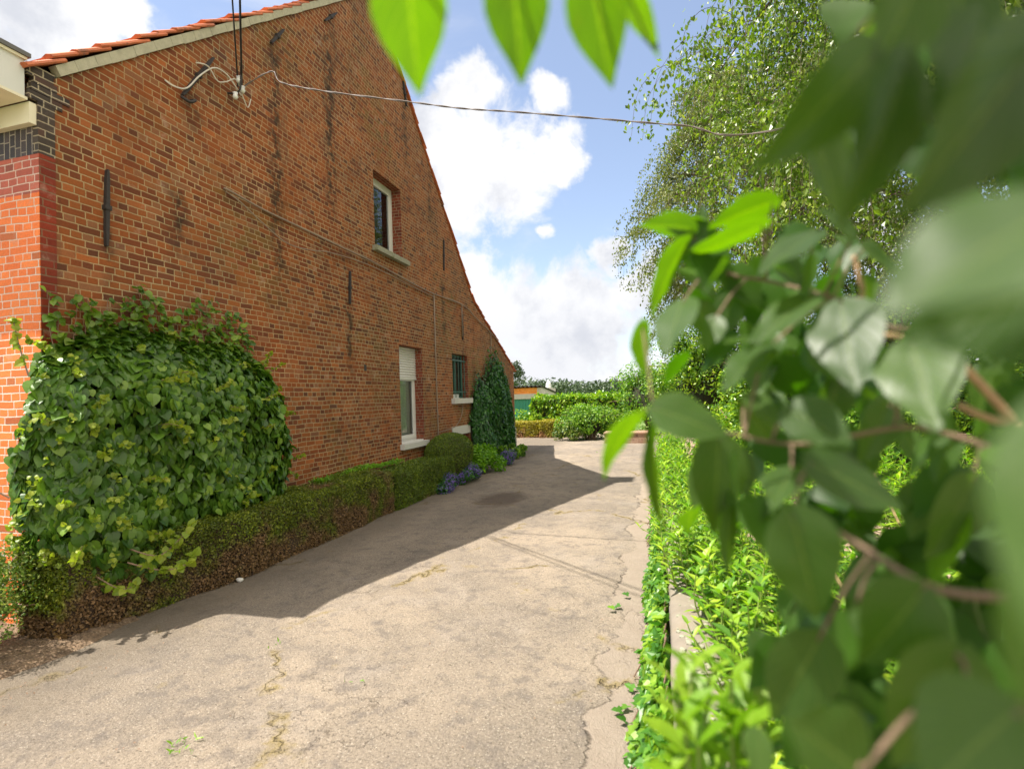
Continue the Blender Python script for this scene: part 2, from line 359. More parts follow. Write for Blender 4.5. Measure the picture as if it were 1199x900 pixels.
M['curtain'] = plain('net_curtain', (0.75, 0.73, 0.69), 0.9, var=0.15, scale=20)
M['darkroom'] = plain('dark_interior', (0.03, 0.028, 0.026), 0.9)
M['concrete'] = plain('old_concrete', (0.20, 0.17, 0.135), 0.9, var=0.3, scale=9, bump=0.5, dirt=(0.20, 0.16, 0.11))
M['render_grey'] = plain('grey_render', (0.45, 0.41, 0.36), 0.9, var=0.25, scale=4, bump=0.3)
M['bark'] = plain('twig_bark', (0.20, 0.13, 0.085), 0.8, var=0.4, scale=40, bump=0.5)
M['tan_bark'] = plain('tan_twig_bark', (0.42, 0.26, 0.15), 0.75, var=0.3, scale=60, bump=0.4)
M['birch_twig'] = plain('birch_twig', (0.11, 0.075, 0.055), 0.8, var=0.4, scale=20)
M['birch_bark'] = plain('birch_bark', (0.55, 0.52, 0.47), 0.75, var=0.25, scale=5, dirt=(0.04, 0.035, 0.03), bump=0.4)
M['core'] = plain('shaded_interior', (0.022, 0.026, 0.010), 0.95, var=0.5, scale=10)  # near-black colour stands for the shade deep in foliage
M['hedge_core'] = plain('hedge_twigs', (0.055, 0.035, 0.022), 0.95, var=0.5, scale=18, bump=0.6)
def glass_mat():
    m, t = new_mat('window_glass')
    gl = t.n('ShaderNodeBsdfGlossy', {'Color': (0.9, 0.95, 1.0), 'Roughness': 0.02}); tr = t.n('ShaderNodeBsdfTransparent', {'Color': (0.75, 0.8, 0.8)})
    fr = t.n('ShaderNodeFresnel', {'IOR': 1.6})
    finish(t, t.n('ShaderNodeMixShader', {0: t.m('ADD', fr.outputs[0], 0.03), 1: tr.outputs[0], 2: gl.outputs[0]}).outputs[0]); return m
M['glass'] = glass_mat()
M['hydrangea'] = leaf_mat('hydrangea_leaf', [(0, (0.0338, 0.091, 0.0104)), (0.5, (0.0754, 0.1625, 0.0156)), (0.85, (0.117, 0.2275, 0.0221)), (1, (0.195, 0.3055, 0.0286))], 0.25, rough=0.36)
M['hydrangea_shoot'] = leaf_mat('hydrangea_shoot_leaf', [(0, (0.06, 0.13, 0.012)), (0.6, (0.12, 0.22, 0.02)), (1, (0.22, 0.32, 0.03))], 0.35, rough=0.36)
M['hydrangea_new'] = leaf_mat('hydrangea_new_leaf', [(0, (0.176, 0.272, 0.016)), (1, (0.336, 0.376, 0.04))], 0.4)
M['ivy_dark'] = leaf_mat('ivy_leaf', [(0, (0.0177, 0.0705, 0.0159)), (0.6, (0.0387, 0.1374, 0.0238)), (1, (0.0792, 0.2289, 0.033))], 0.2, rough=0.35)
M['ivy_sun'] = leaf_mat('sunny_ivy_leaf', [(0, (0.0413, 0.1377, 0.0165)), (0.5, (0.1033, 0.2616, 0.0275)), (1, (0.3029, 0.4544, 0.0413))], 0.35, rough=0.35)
M['box'] = leaf_mat('box_leaf', [(0, (0.0612, 0.0953, 0.0082)), (0.6, (0.1361, 0.1837, 0.0122)), (1, (0.2586, 0.2857, 0.0204))], 0.25, brown=((0.19, 0.115, 0.055), 0.47, 0.62, 1.5))
M['box_green'] = leaf_mat('topiary_leaf', [(0, (0.0546, 0.0957, 0.0082)), (0.6, (0.1162, 0.1776, 0.0123)), (1, (0.2186, 0.2732, 0.0205))], 0.25, brown=((0.2, 0.11, 0.07), 0.66, 0.85, 1.7))
M['box_yellow'] = leaf_mat('golden_box_leaf', [(0, (0.20, 0.19, 0.012)), (0.6, (0.36, 0.31, 0.02)), (1, (0.50, 0.40, 0.05))], 0.3, brown=((0.34, 0.19, 0.10), 0.50, 0.62, 1.4))
M['laurel'] = leaf_mat('laurel_leaf', [(0, (0.0473, 0.135, 0.0108)), (0.5, (0.1485, 0.297, 0.0162)), (1, (0.378, 0.513, 0.027))], 0.35, rough=0.3)
M['shrub'] = leaf_mat('shrub_leaf', [(0, (0.045, 0.135, 0.015)), (0.5, (0.135, 0.285, 0.021)), (1, (0.33, 0.48, 0.0375))], 0.38)
M['shrub_pale'] = leaf_mat('cotoneaster_leaf', [(0, (0.048, 0.108, 0.0144)), (0.55, (0.132, 0.216, 0.03)), (0.9, (0.288, 0.348, 0.072)), (1, (0.504, 0.48, 0.192))], 0.3)
M['birch'] = leaf_mat('birch_leaf', [(0, (0.0688, 0.1313, 0.015)), (0.5, (0.1438, 0.2313, 0.0225)), (0.9, (0.25, 0.3375, 0.0375)), (1, (0.375, 0.4125, 0.1))], 0.42, rough=0.35, patch=1.0)
M['birch_far'] = leaf_mat('far_birch_leaf', [(0, (0.089, 0.1207, 0.0317)), (0.6, (0.1651, 0.2033, 0.0508)), (1, (0.2796, 0.2922, 0.0953))], 0.38, patch=0.6)
M['far_tree'] = leaf_mat('far_tree_leaf', [(0, (0.03, 0.055, 0.022)), (1, (0.075, 0.115, 0.045))], 0.25, patch=0.3)
M['forest'] = leaf_mat('forest_leaf', [(0, (0.0308, 0.0572, 0.0264)), (1, (0.077, 0.1155, 0.055))], 0.15, patch=0.05)
M['perennial'] = leaf_mat('perennial_leaf', [(0, (0.0744, 0.2019, 0.0106)), (0.5, (0.1806, 0.3506, 0.0149)), (1, (0.3825, 0.4994, 0.0319))], 0.42)
M['bright_plant'] = leaf_mat('lime_leaf', [(0, (0.1206, 0.2560, 0.0096)), (0.6, (0.1949, 0.3328, 0.0160)), (1, (0.2552, 0.3840, 0.0400))], 0.42)
M['lilac'] = leaf_mat('lilac_leaf', [(0, (0.035, 0.0775, 0.015)), (0.5, (0.0475, 0.0975, 0.02)), (1, (0.0688, 0.125, 0.0275))], 0.50, tcol=(2.7, 3.2, 0.0), rough=0.44, spec=0.55, veins=True)
M['lilac_far'] = leaf_mat('lilac_inner_leaf', [(0, (0.027, 0.0675, 0.0108)), (0.5, (0.0432, 0.0972, 0.0149)), (1, (0.0743, 0.1418, 0.0243))], 0.45, tcol=(2.5, 3.3, 0.0), rough=0.42, spec=0.35)
M['flower'] = leaf_mat('purple_flower', [(0, (0.10, 0.055, 0.30)), (0.6, (0.17, 0.10, 0.42)), (1, (0.30, 0.24, 0.55))], 0.25, tcol=(1, 1, 1))
M['green_clump'] = leaf_mat('lady_mantle_leaf', [(0, (0.084, 0.231, 0.0079)), (1, (0.231, 0.441, 0.0157))], 0.35)
M['dry'] = plain('dry_stem', (0.36, 0.26, 0.12), 0.8, var=0.4, scale=30)
M['green_stem'] = plain('green_stem', (0.20, 0.27, 0.05), 0.6, var=0.3, scale=30)

# ground materials
def asphalt():
    m, t = new_mat('old_pale_asphalt'); pos = t.n('ShaderNodeNewGeometry').outputs['Position']; px, py, pz = t.xyz(pos)
    big = t.noise(pos, 0.55, 6, 0.6); mid = t.noise(pos, 3.2, 6, 0.65); fine = t.noise(pos, 70, 4, 0.75); vf = t.noise(pos, 230, 2, 0.6)
    c = t.mix(t.step(big, 0.35, 0.65), (0.215, 0.180, 0.142), (0.320, 0.262, 0.198))
    c = t.mix(t.step(mid, 0.45, 0.70, 0, 0.55), c, (0.150, 0.130, 0.112))
    c = t.mix(t.step(t.noise(t.vm('ADD', pos, (7, 3, 0)), 1.3, 5, 0.6), 0.55, 0.72, 0, 0.55), c, (0.32, 0.275, 0.23))
    c = t.mix(t.step(fine, 0.52, 0.66, 0, 0.6), c, (0.38, 0.315, 0.245))
    c = t.mix(t.step(fine, 0.36, 0.47, 0.75, 0), c, (0.10, 0.08, 0.062))
    c = t.mix(t.step(vf, 0.60, 0.72, 0, 0.5), c, (0.45, 0.40, 0.33))
    pit = t.noise(pos, 34, 5, 0.8)
    c = t.mix(t.step(pit, 0.60, 0.66, 0, 0.85), c, (0.055, 0.045, 0.036))
    ag = t.n('ShaderNodeTexVoronoi', {'Vector': pos, 'Scale': 85.0}); agc = t.xyz(ag.outputs['Color'])[0]
    c = t.mix(t.m('MULTIPLY', t.step(agc, 0.80, 0.9, 0, 0.7), t.step(ag.outputs['Distance'], 0.3, 0.45, 1, 0)), c, (0.46, 0.41, 0.34))
    c = t.mix(t.step(t.noise(t.vm('ADD', pos, (3, 9, 0)), 6.5, 6, 0.7), 0.50, 0.66, 0, 0.55), c, (0.125, 0.108, 0.098))
    # pale concrete channel along the wall, with a broken edge
    ed = t.m('ADD', px, t.m('MULTIPLY', t.m('SUBTRACT', t.noise(t.comb(0.0, py, 0.0), 1.3, 5, 0.65), 0.5), 0.75))
    ch = t.step(ed, -0.42, -0.40)
    cc = t.mix(t.noise(pos, 6, 6, 0.7), (0.24, 0.19, 0.145), (0.36, 0.305, 0.245)); cc = t.mix(t.step(fine, 0.62, 0.72, 0, 0.5), cc, (0.18, 0.14, 0.11))
    c = t.mix(ch, c, cc)
    edge = t.step(t.m('ABSOLUTE', t.m('SUBTRACT', ed, -0.42)), 0.002, t.step(t.noise(pos, 5, 4, 0.7), 0.4, 0.65, 0.006, 0.03), 1, 0)
    # cracks
    dp = t.vm('ADD', pos, t.vm('SCALE', t.vm('SUBTRACT', t.noise(pos, 2.0, 5, 0.65, color=True), (0.5, 0.5, 0.5)), scale=0.8))
    vo = t.n('ShaderNodeTexVoronoi', {'Vector': dp, 'Scale': 0.5}, feature='DISTANCE_TO_EDGE', voronoi_dimensions='2D').outputs['Distance']
    vo2 = t.n('ShaderNodeTexVoronoi', {'Vector': dp, 'Scale': 2.3}, feature='DISTANCE_TO_EDGE', voronoi_dimensions='2D').outputs['Distance']
    sel = t.step(t.noise(pos, 0.8, 4), 0.56, 0.66)
    cr = t.m('MULTIPLY', t.step(t.m('ADD', vo, t.m('MULTIPLY', t.m('SUBTRACT', t.noise(pos, 40, 3, 0.7), 0.45), 0.012)), 0.0, 0.008, 0.8, 0), t.step(t.noise(pos, 1.1, 3), 0.52, 0.62))
    cr2 = t.m('MULTIPLY', t.step(vo2, 0.002, 0.012, 0.45, 0), sel)
    crack = t.m('MAXIMUM', t.m('MAXIMUM', cr, cr2), t.m('MULTIPLY', edge, t.step(t.noise(pos, 1.9, 3), 0.42, 0.62, 0.06, 0.55)))
    moss = t.m('MULTIPLY', t.step(vo, 0.0, 0.035, 1, 0), t.step(t.noise(pos, 1.1, 5, 0.7), 0.50, 0.60))
    moss = t.m('MAXIMUM', moss, t.m('MULTIPLY', t.step(t.noise(pos, 4.2, 6, 0.7), 0.63, 0.74), 0.45))
    c = t.mix(t.m('MULTIPLY', moss, 0.7), c, (0.24, 0.18, 0.045))
    c = t.mix(crack, c, (0.075, 0.055, 0.038))
    # damp round patch and leaf-mould along the hedge
    dm = t.vm('DISTANCE', t.vm('MULTIPLY', pos, (1.0, 0.62, 0.0)), (-2.75, 9.05*0.62, 0.0))
    c = t.mix(t.step(t.m('ADD', dm, t.m('MULTIPLY', t.m('SUBTRACT', mid, 0.5), 0.6)), 0.25, 0.55, 0.75, 0), c, (0.085, 0.06, 0.045))
    hd = t.m('ADD', px, t.m('MULTIPLY', t.m('SUBTRACT', t.noise(pos, 1.6, 5), 0.5), 0.7))
    c = t.mix(t.step(hd, -4.1, -3.3, 0.6, 0), c, (0.13, 0.105, 0.075))
    h = t.m('ADD', t.m('ADD', t.m('MULTIPLY', fine, 1.1), t.m('MULTIPLY', pit, -0.9)), t.m('ADD', t.m('MULTIPLY', crack, -1.6), t.m('MULTIPLY', mid, 0.9)))
    finish(t, t.n('ShaderNodeBsdfPrincipled', {'Base Color': c, 'Roughness': 0.9, 'Normal': t.bump(h, 0.9, 0.02), 'Specular IOR Level': 0.3}).outputs[0]); return m
def soil(name, a, b, chip, scale=22):
    m, t = new_mat(name); pos = t.n('ShaderNodeNewGeometry').outputs['Position']
    n = t.noise(pos, scale, 6, 0.75); c = t.mix(t.step(n, 0.35, 0.65), a, b)
    vor = t.n('ShaderNodeTexVoronoi', {'Vector': pos, 'Scale': scale*2.2, 'Randomness': 1.0}); vc = t.xyz(vor.outputs['Color'])[0]
    c = t.mix(t.m('MULTIPLY', t.step(vor.outputs['Distance'], 0.25, 0.4, 1, 0), t.step(vc, 0.55, 0.75, 0, 0.8)), c, chip)
    finish(t, t.n('ShaderNodeBsdfPrincipled', {'Base Color': c, 'Roughness': 0.95, 'Normal': t.bump(t.m('ADD', n, t.m('MULTIPLY', vor.outputs['Distance'], -0.6)), 1.0, 0.02)}).outputs[0]); return m
M['asphalt'] = asphalt()
M['soil'] = soil('dry_soil', (0.10, 0.066, 0.040), (0.23, 0.155, 0.095), (0.32, 0.24, 0.16))
M['garden_soil'] = soil('chipped_garden_soil', (0.20, 0.13, 0.085), (0.46, 0.34, 0.25), (0.66, 0.52, 0.40), 16)
M['meadow'] = soil('meadow', (0.055, 0.10, 0.018), (0.11, 0.17, 0.03), (0.14, 0.16, 0.04), 3)

# ------------------------------------------------------------------ setting
g = MB(); g.add([(-1500, -1500, G-0.03), (1500, -1500, G-0.03), (1500, 1500, G-0.03), (-1500, 1500, G-0.03)], [(0, 1, 2, 3)])
struct(g.build('ground', M['meadow']))
def sheet(x0, x1, y0, y1, nx, ny, zf):
    xs = np.linspace(x0, x1, nx); ys = np.linspace(y0, y1, ny); X, Y = np.meshgrid(xs, ys)
    V = np.stack([X, Y, np.zeros_like(X)], -1).reshape(-1, 3); V[:, 2] = zf(V)
    F = [(j*nx+i, j*nx+i+1, (j+1)*nx+i+1, (j+1)*nx+i) for j in range(ny-1) for i in range(nx-1)]
    return V, F
V, F = sheet(-16, 0.02, -6, 24.5, 120, 220, lambda V: G + 0.012*vnoise(V, 1.1, 3) + 0.006*vnoise(V, 4.0, 4))
struct(MB().add(V, F).build('driveway', M['asphalt'], smooth=True))
def soilz(V):
    e = np.clip((-4.22 + 0.10*vnoise(V, 3.0, 8) - V[:, 0])/0.18, 0, 1)*np.clip((V[:, 1]-1.2)/0.2, 0, 1)
    return G - 0.03 + e*(0.06 + 0.012*vnoise(V, 14, 5) + 0.010*vnoise(V, 31, 6) + 0.006*vnoise(V, 70, 7))
V, F = sheet(-7.5, -4.0, 1.2, 3.6, 190, 130, soilz)
struct(MB().add(V, F).build('soil_verge', M['soil']))
V, F = sheet(0.22, 12, -3, 24, 110, 240, lambda V: -1.36 + 0.04*vnoise(V, 2.2, 9) + 0.02*vnoise(V, 9, 10))
struct(MB().add(V, F).build('garden_bed', M['garden_soil']))

# ------------------------------------------------------------------ farmhouse
WX = -4.9
house = thing('farmhouse', (-8.0, 10.0, G), 'tall brick farmhouse with a broad weathered gable wall facing the driveway', 'house')
outline = [(3.40, G-0.3), (18.2, G-0.3), (18.2, 0.98), (14.15, 2.68), (9.02, 7.70), (3.40, 2.86)]
OPEN = {'upper': (8.82, 9.90, 2.84, 4.27), 'lower': (9.64, 10.70, -0.84, 1.12), 'green': (12.45, 13.55, 0.03, 1.15), 'cellar': (12.55, 13.50, -1.62, -0.88), 'small': (14.32, 14.97, 0.02, 0.62)}
def gable():
    bm = bmesh.new(); ed = []
    def loop(pts):
        vs = [bm.verts.new((WX, y, z)) for y, z in pts]
        for i in range(len(vs)): ed.append(bm.edges.new((vs[i], vs[(i+1) % len(vs)])))
    loop(outline)
    for (y0, y1, z0, z1) in OPEN.values(): loop([(y0, z0), (y1, z0), (y1, z1), (y0, z1)])
    bmesh.ops.triangle_fill(bm, use_beauty=True, use_dissolve=False, edges=ed, normal=(1, 0, 0))
    for f in bm.faces:
        f.normal_update()
        if f.normal.x < 0: f.normal_flip()
    me = bpy.data.meshes.new('gable_wall'); bm.to_mesh(me); bm.free(); me.materials.append(M['gable'])
    o = bpy.data.objects.new('gable_wall', me); COL.objects.link(o); o.parent = house; o.location = -Vector(house.location); return o
gable()
# rear and hidden sides, so that the house is a closed volume
sh = MB()
def quad(mb, *p): mb.add(p, [tuple(range(len(p)))])
quad(sh, (WX, 18.2, G-0.3), (-20, 18.2, G-0.3), (-20, 18.2, 0.98), (WX, 18.2, 0.98))
sh.add([(-20, y, z) for y, z in outline], [tuple(range(6))])
part(sh, 'rear_wall', M['gable'], house)
for k, (y0, y1, z0, z1) in OPEN.items():
    rv = MB(); xi = WX-0.30
    quad(rv, (WX, y1, z0), (xi, y1, z0), (xi, y1, z1), (WX, y1, z1)); quad(rv, (WX, y0, z0), (WX, y0, z1), (xi, y0, z1), (xi, y0, z0))
    quad(rv, (WX, y0, z1), (WX, y1, z1), (xi, y1, z1), (xi, y0, z1)); quad(rv, (WX, y0, z0), (xi, y0, z0), (xi, y1, z0), (WX, y1, z0))
    part(rv, 'window_reveal', M['reveal'], house)
# facade skin: three bands, its end wrapping the corner
part(MB().box((-20, 3.27, G-0.2), (WX+0.004, 3.398, 1.84)), 'facade_wall', M['facade'], house)
part(MB().box((-20, 3.272, 1.84), (WX+0.003, 3.398, 2.165)), 'purple_brick_band', M['facade_purple'], house)
part(MB().box((-20, 3.27, 2.165), (WX+0.004, 3.398, 2.56)), 'black_brick_band', M['facade_dark'], house)
q = MB()
q.box((WX-0.05, 3.268, 2.168), (WX+0.007, 3.40, 2.60)); part(q, 'black_quoin', M['quoin_dark'], house)
q = MB(); q.box((WX-0.05, 3.274, G), (WX+0.008, 3.40, 2.166)); part(q, 'red_quoin', M['quoin_red'], house)
q = MB(); q.box((WX-0.05, 3.20, 2.60), (WX+0.01, 3.46, 2.67)); q.box((WX-0.05, 3.22, 2.675), (WX+0.012, 3.52, 2.735)); q.box((WX-0.05, 3.24, 2.742), (WX+0.009, 3.42, 2.80)); q.box((WX-0.05, 3.20, 2.80), (WX-0.004, 3.41, 2.90))
part(q, 'corbel_bricks', M['quoin_dark'], house)
# boxed cornice with zinc gutter edge over the facade
cn = thing_parent = MB(); cn.box((-20, 2.84, 2.60), (WX-0.02, 3.19, 2.93)); cor = part(cn, 'cornice', M['white_paint'], house)
z = MB(); z.box((-20, 2.80, 2.93), (WX+0.015, 3.22, 2.965)); o = z.build('gutter_edge', M['zinc'], None); o.parent = cor
z = MB(); z.box((-20, 2.82, 2.905), (WX+0.0, 3.20, 2.928)); z.box((-20, 2.83, 2.575), (WX-0.004, 3.20, 2.598)); o = z.build('cornice_moulding', M['cream_paint'], None); o.parent = cor
z = MB(); z.box((-20, 3.215, 2.40), (WX-0.01, 3.268, 2.575)); o = z.build('frieze_board', M['cream_paint'], None); o.parent = cor
for bx in (-5.35, -6.6, -7.9):
    z = MB(); prof = [(3.2, 2.42), (3.08, 2.43), (3.0, 2.47), (2.95, 2.52), (2.88, 2.572), (3.2, 2.574)]
    n = len(prof); VV = [(bx-0.06, y, zz) for y, zz in prof] + [(bx+0.06, y, zz) for y, zz in prof]
    z.add(VV, [tuple(range(n)), tuple(range(2*n-1, n-1, -1))] + [(i, i+n, (i+1) % n+n, (i+1) % n) for i in range(n)])
    o = z.build('cornice_bracket', M['cream_paint'], None); o.parent = cor
# roof: courses of clay tiles, each lapping the one below
def tile_course(mb, p0, p1, step=0.27, over=0.04, th=0.028, lift=0.075, seed=1):
    r = random.Random(seed); p0 = np.array(p0, float); p1 = np.array(p1, float); d = p1-p0; L = np.linalg.norm(d); d /= L; nrm = np.array([-d[1], d[0]])
    if nrm[1] < 0: nrm = -nrm
    n = max(1, int(L/step)); st = L/n
    for i in range(n):
        a = p0 + d*(i*st-0.05) + nrm*(0.010); b = p0 + d*((i+1)*st+0.05) + nrm*(-0.022)
        j = r.uniform(-0.015, 0.015); x1 = WX + over + r.uniform(-0.012, 0.012)
        # verge tile with a rounded, rolled edge
        prof = [(x1, 0.006), (x1+0.008, 0.018), (x1, 0.036), (x1-0.05, 0.046), (x1-0.12, 0.026), (-20.2, 0.026), (-20.2, 0.006)]
        k = len(prof); V = []
        for q in (a+nrm*j, b+nrm*j):
            for x, h in prof: V.append((x, q[0]+nrm[0]*h, q[1]+nrm[1]*h))
        mb.add(V, [tuple(range(k)), tuple(range(2*k-1, k-1, -1))] + [(e, e+k, (e+1) % k+k, (e+1) % k) for e in range(k)])
rf = MB()
tile_course(rf, (3.22, 2.86), (9.02, 7.80), seed=1); tile_course(rf, (14.25, 2.66), (9.02, 7.78), over=0.03, seed=2); tile_course(rf, (18.45, 0.93), (14.25, 2.69), over=0.03, seed=3)
roof = part(rf, 'roof', M['tile'], house)
vm = MB()
ang = math.atan2(7.70-2.86, 9.02-3.40); cs, sn = math.cos(ang), math.sin(ang); r = random.Random(4)
s = 0.05
while s < 7.3:
    l = r.uniform(0.16, 0.34); w0 = r.uniform(0.012, 0.03)
    a = (3.40+cs*s, 2.875+sn*s); b = (3.40+cs*(s+l), 2.875+sn*(s+l))
    V = [(WX-0.05, a[0], a[1]-w0), (WX+0.03, a[0], a[1]-w0*.6), (WX+0.034, a[0]-0.045, a[1]+0.062), (WX-0.05, a[0]-0.045, a[1]+0.062)]
    V += [(x, y+cs*l, zz+sn*l) for x, y, zz in V]
    vm.add(V, [(3, 2, 1, 0), (4, 5, 6, 7), (0, 1, 5, 4), (1, 2, 6, 5), (2, 3, 7, 6), (3, 0, 4, 7)]); s += l+0.004
o = vm.build('verge_mortar', M['mortar'], None); o.parent = roof
ch = MB(); ch.box((-5.55, 8.72, 7.2), (WX+0.002, 9.32, 8.30)); ch.box((-5.60, 8.67, 8.30), (WX+0.05, 9.37, 8.40)); part(ch, 'chimney', M['gable'], house)
# windows
def frame_rect(mb, x0, x1, y0, y1, z0, z1, t, tb=None):
    tb = tb or t
    mb.box((x0, y0, z0), (x1, y1, z0+tb)); mb.box((x0, y0, z1-t), (x1, y1, z1)); mb.box((x0, y0, z0+tb), (x1, y0+t, z1-t)); mb.box((x0, y1-t, z0+tb), (x1, y1, z1-t))
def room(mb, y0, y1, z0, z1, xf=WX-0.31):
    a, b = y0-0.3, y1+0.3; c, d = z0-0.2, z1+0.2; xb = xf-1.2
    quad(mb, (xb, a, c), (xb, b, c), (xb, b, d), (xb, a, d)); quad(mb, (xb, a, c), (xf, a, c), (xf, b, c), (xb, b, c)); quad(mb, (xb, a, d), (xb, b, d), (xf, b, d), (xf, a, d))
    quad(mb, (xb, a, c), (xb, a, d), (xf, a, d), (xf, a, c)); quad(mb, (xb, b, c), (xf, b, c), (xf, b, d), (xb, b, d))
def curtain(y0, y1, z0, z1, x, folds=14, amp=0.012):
    n = folds*6; ys = np.linspace(y0, y1, n); xs = x + amp*np.sin(np.linspace(0, folds*2*np.pi, n))
    V = [(xs[i], ys[i], z0) for i in range(n)] + [(xs[i], ys[i], z1) for i in range(n)]
    return V, [(i, i+1, n+i+1, n+i) for i in range(n-1)]
# lower window with half-lowered roller shutter
y0, y1, z0, z1 = OPEN['lower']
f = MB(); frame_rect(f, WX-0.24, WX-0.19, y0, y1, z0, z1, 0.055, 0.07); wl = part(f, 'lower_window', M['white_paint'], house)
f = MB(); frame_rect(f, WX-0.225, WX-0.175, y0+0.058, y1-0.058, z0+0.074, 0.50, 0.075); o = f.build('sash', M['white_paint'], None); o.parent = wl
f = MB(); quad(f, (WX-0.205, y0+0.12, z0+0.14), (WX-0.205, y1-0.12, z0+0.14), (WX-0.205, y1-0.12, 0.44), (WX-0.205, y0+0.12, 0.44)); o = f.build('pane', M['glass'], None); o.parent = wl
V, F = curtain(y0+0.05, y1-0.05, z0, 0.6, WX-0.27); o = MB().add(V, F).build('curtain', M['curtain'], None); o.parent = wl
f = MB(); zz = 0.49
while zz < 1.12:
    f.add([(WX-0.165, y0+.004, zz), (WX-0.165, y1-.004, zz), (WX-0.150, y0+.004, zz+0.026), (WX-0.150, y1-.004, zz+0.026), (WX-0.165, y0+.004, zz+0.05), (WX-0.165, y1-.004, zz+0.05)], [(0, 1, 3, 2), (2, 3, 5, 4)]); zz += 0.053
f.box((WX-0.172, y0+.004, 0.455), (WX-0.145, y1-.004, 0.488)); o = f.build('roller_shutter', M['white_paint'], None); o.parent = wl
f = MB(); f.box((WX-0.20, y0-0.06, z0-0.10), (WX+0.09, y1+0.06, z0+0.004)); o = f.build('sill', M['stone'], None); o.parent = wl
f = MB(); f.box((WX-0.17, y0+0.01, z0+0.006), (WX-0.02, y1-0.01, z0+0.03)); o = f.build('inner_sill', M['white_paint'], None); o.parent = wl
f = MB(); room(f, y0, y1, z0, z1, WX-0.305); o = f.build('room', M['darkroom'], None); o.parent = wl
# upper window
y0, y1, z0, z1 = OPEN['upper']
f = MB(); frame_rect(f, WX-0.26, WX-0.20, y0, y1, z0, z1, 0.07, 0.07); wu = part(f, 'upper_window', M['white_paint'], house)
f = MB(); frame_rect(f, WX-0.235, WX-0.185, y0+0.072, y1-0.072, z0+0.072, z1-0.072, 0.075); o = f.build('sash', M['white_paint'], None); o.parent = wu
f = MB(); quad(f, (WX-0.215, y0+0.14, z0+0.14), (WX-0.215, y1-0.14, z0+0.14), (WX-0.215, y1-0.14, z1-0.14), (WX-0.215, y0+0.14, z1-0.14)); o = f.build('pane', M['glass'], None); o.parent = wu
f = MB(); f.box((WX-0.20, y0-0.10, z0-0.09), (WX+0.10, y1+0.16, z0+0.003)); o = f.build('sill', M['mossy_stone'], None); o.parent = wu
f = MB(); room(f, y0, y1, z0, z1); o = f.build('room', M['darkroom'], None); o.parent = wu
# barred green window
y0, y1, z0, z1 = OPEN['green']
f = MB(); frame_rect(f, WX-0.22, WX-0.16, y0, y1, z0, z1, 0.06); f.box((WX-0.215, (y0+y1)/2-.03, z0+.06), (WX-0.165, (y0+y1)/2+.03, z1-.06)); wg = part(f, 'barred_window', M['green_paint'], house)
f = MB(); quad(f, (WX-0.19, y0+.06, z0+.06), (WX-0.19, y1-.06, z0+.06), (WX-0.19, y1-.06, z1-.06), (WX-0.19, y0+.06, z1-.06)); o = f.build('pane', M['glass'], None); o.parent = wg
V, F = curtain(y0, y1, z0, z1, WX-0.28, 8, 0.02); o = MB().add(V, F).build('curtain', M['green_paint'], None); o.parent = wg
f = MB()
for i in range(5): yy = y0+0.12+(y1-y0-0.24)*i/4; f.tube([(WX-0.06, yy, z0+.02), (WX-0.06, yy, z1-.02)], 0.011, 6)
for zz in (z0+0.15, z1-0.17): f.box((WX-0.066, y0+.005, zz), (WX-0.054, y1-.005, zz+0.03))
o = f.build('window_bars', M['green_paint'], None); o.parent = wg
f = MB(); f.box((WX-0.16, y0-0.13, z0-0.13), (WX+0.09, y1+0.10, z0+0.003)); o = f.build('sill', M['stone'], None); o.parent = wg
f = MB(); f.box((WX-0.155, y0+0.18, z0+0.004), (WX-0.10, y1-0.42, z0+0.11)); o = f.build('sill_box', M['white_paint'], None); o.parent = wg
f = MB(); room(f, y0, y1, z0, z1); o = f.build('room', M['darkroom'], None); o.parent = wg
# cellar opening
y0, y1, z0, z1 = OPEN['cellar']
f = MB(); f.box((WX-0.1, 12.28, -0.875), (WX+0.022, 13.56, -0.665)); wc = part(f, 'cellar_lintel', M['stone'], house)
f = MB()
for i in range(4): yy = y0+0.15+i*0.21; f.tube([(WX-0.12, yy, z0), (WX-0.12, yy, z1)], 0.012, 6)
f.box((WX-0.128, y0+.004, -1.2), (WX-0.112, y1-.004, -1.16)); o = f.build('cellar_bars', M['iron'], None); o.parent = wc
f = MB(); room(f, y0, y1, z0, z1); o = f.build('cellar_room', M['darkroom'], None); o.parent = wc
# small window half hidden by the ivy
y0, y1, z0, z1 = OPEN['small']
f = MB(); frame_rect(f, WX-0.16, WX-0.10, y0, y1, z0, z1, 0.07); ws = part(f, 'small_window', M['white_paint'], house)
f = MB(); quad(f, (WX-0.13, y0+.07, z0+.07), (WX-0.13, y1-.07, z0+.07), (WX-0.13, y1-.07, z1-.07), (WX-0.13, y0+.07, z1-.07)); o = f.build('pane', M['glass'], None); o.parent = ws
f = MB(); room(f, y0, y1, z0, z1); o = f.build('room', M['darkroom'], None); o.parent = ws
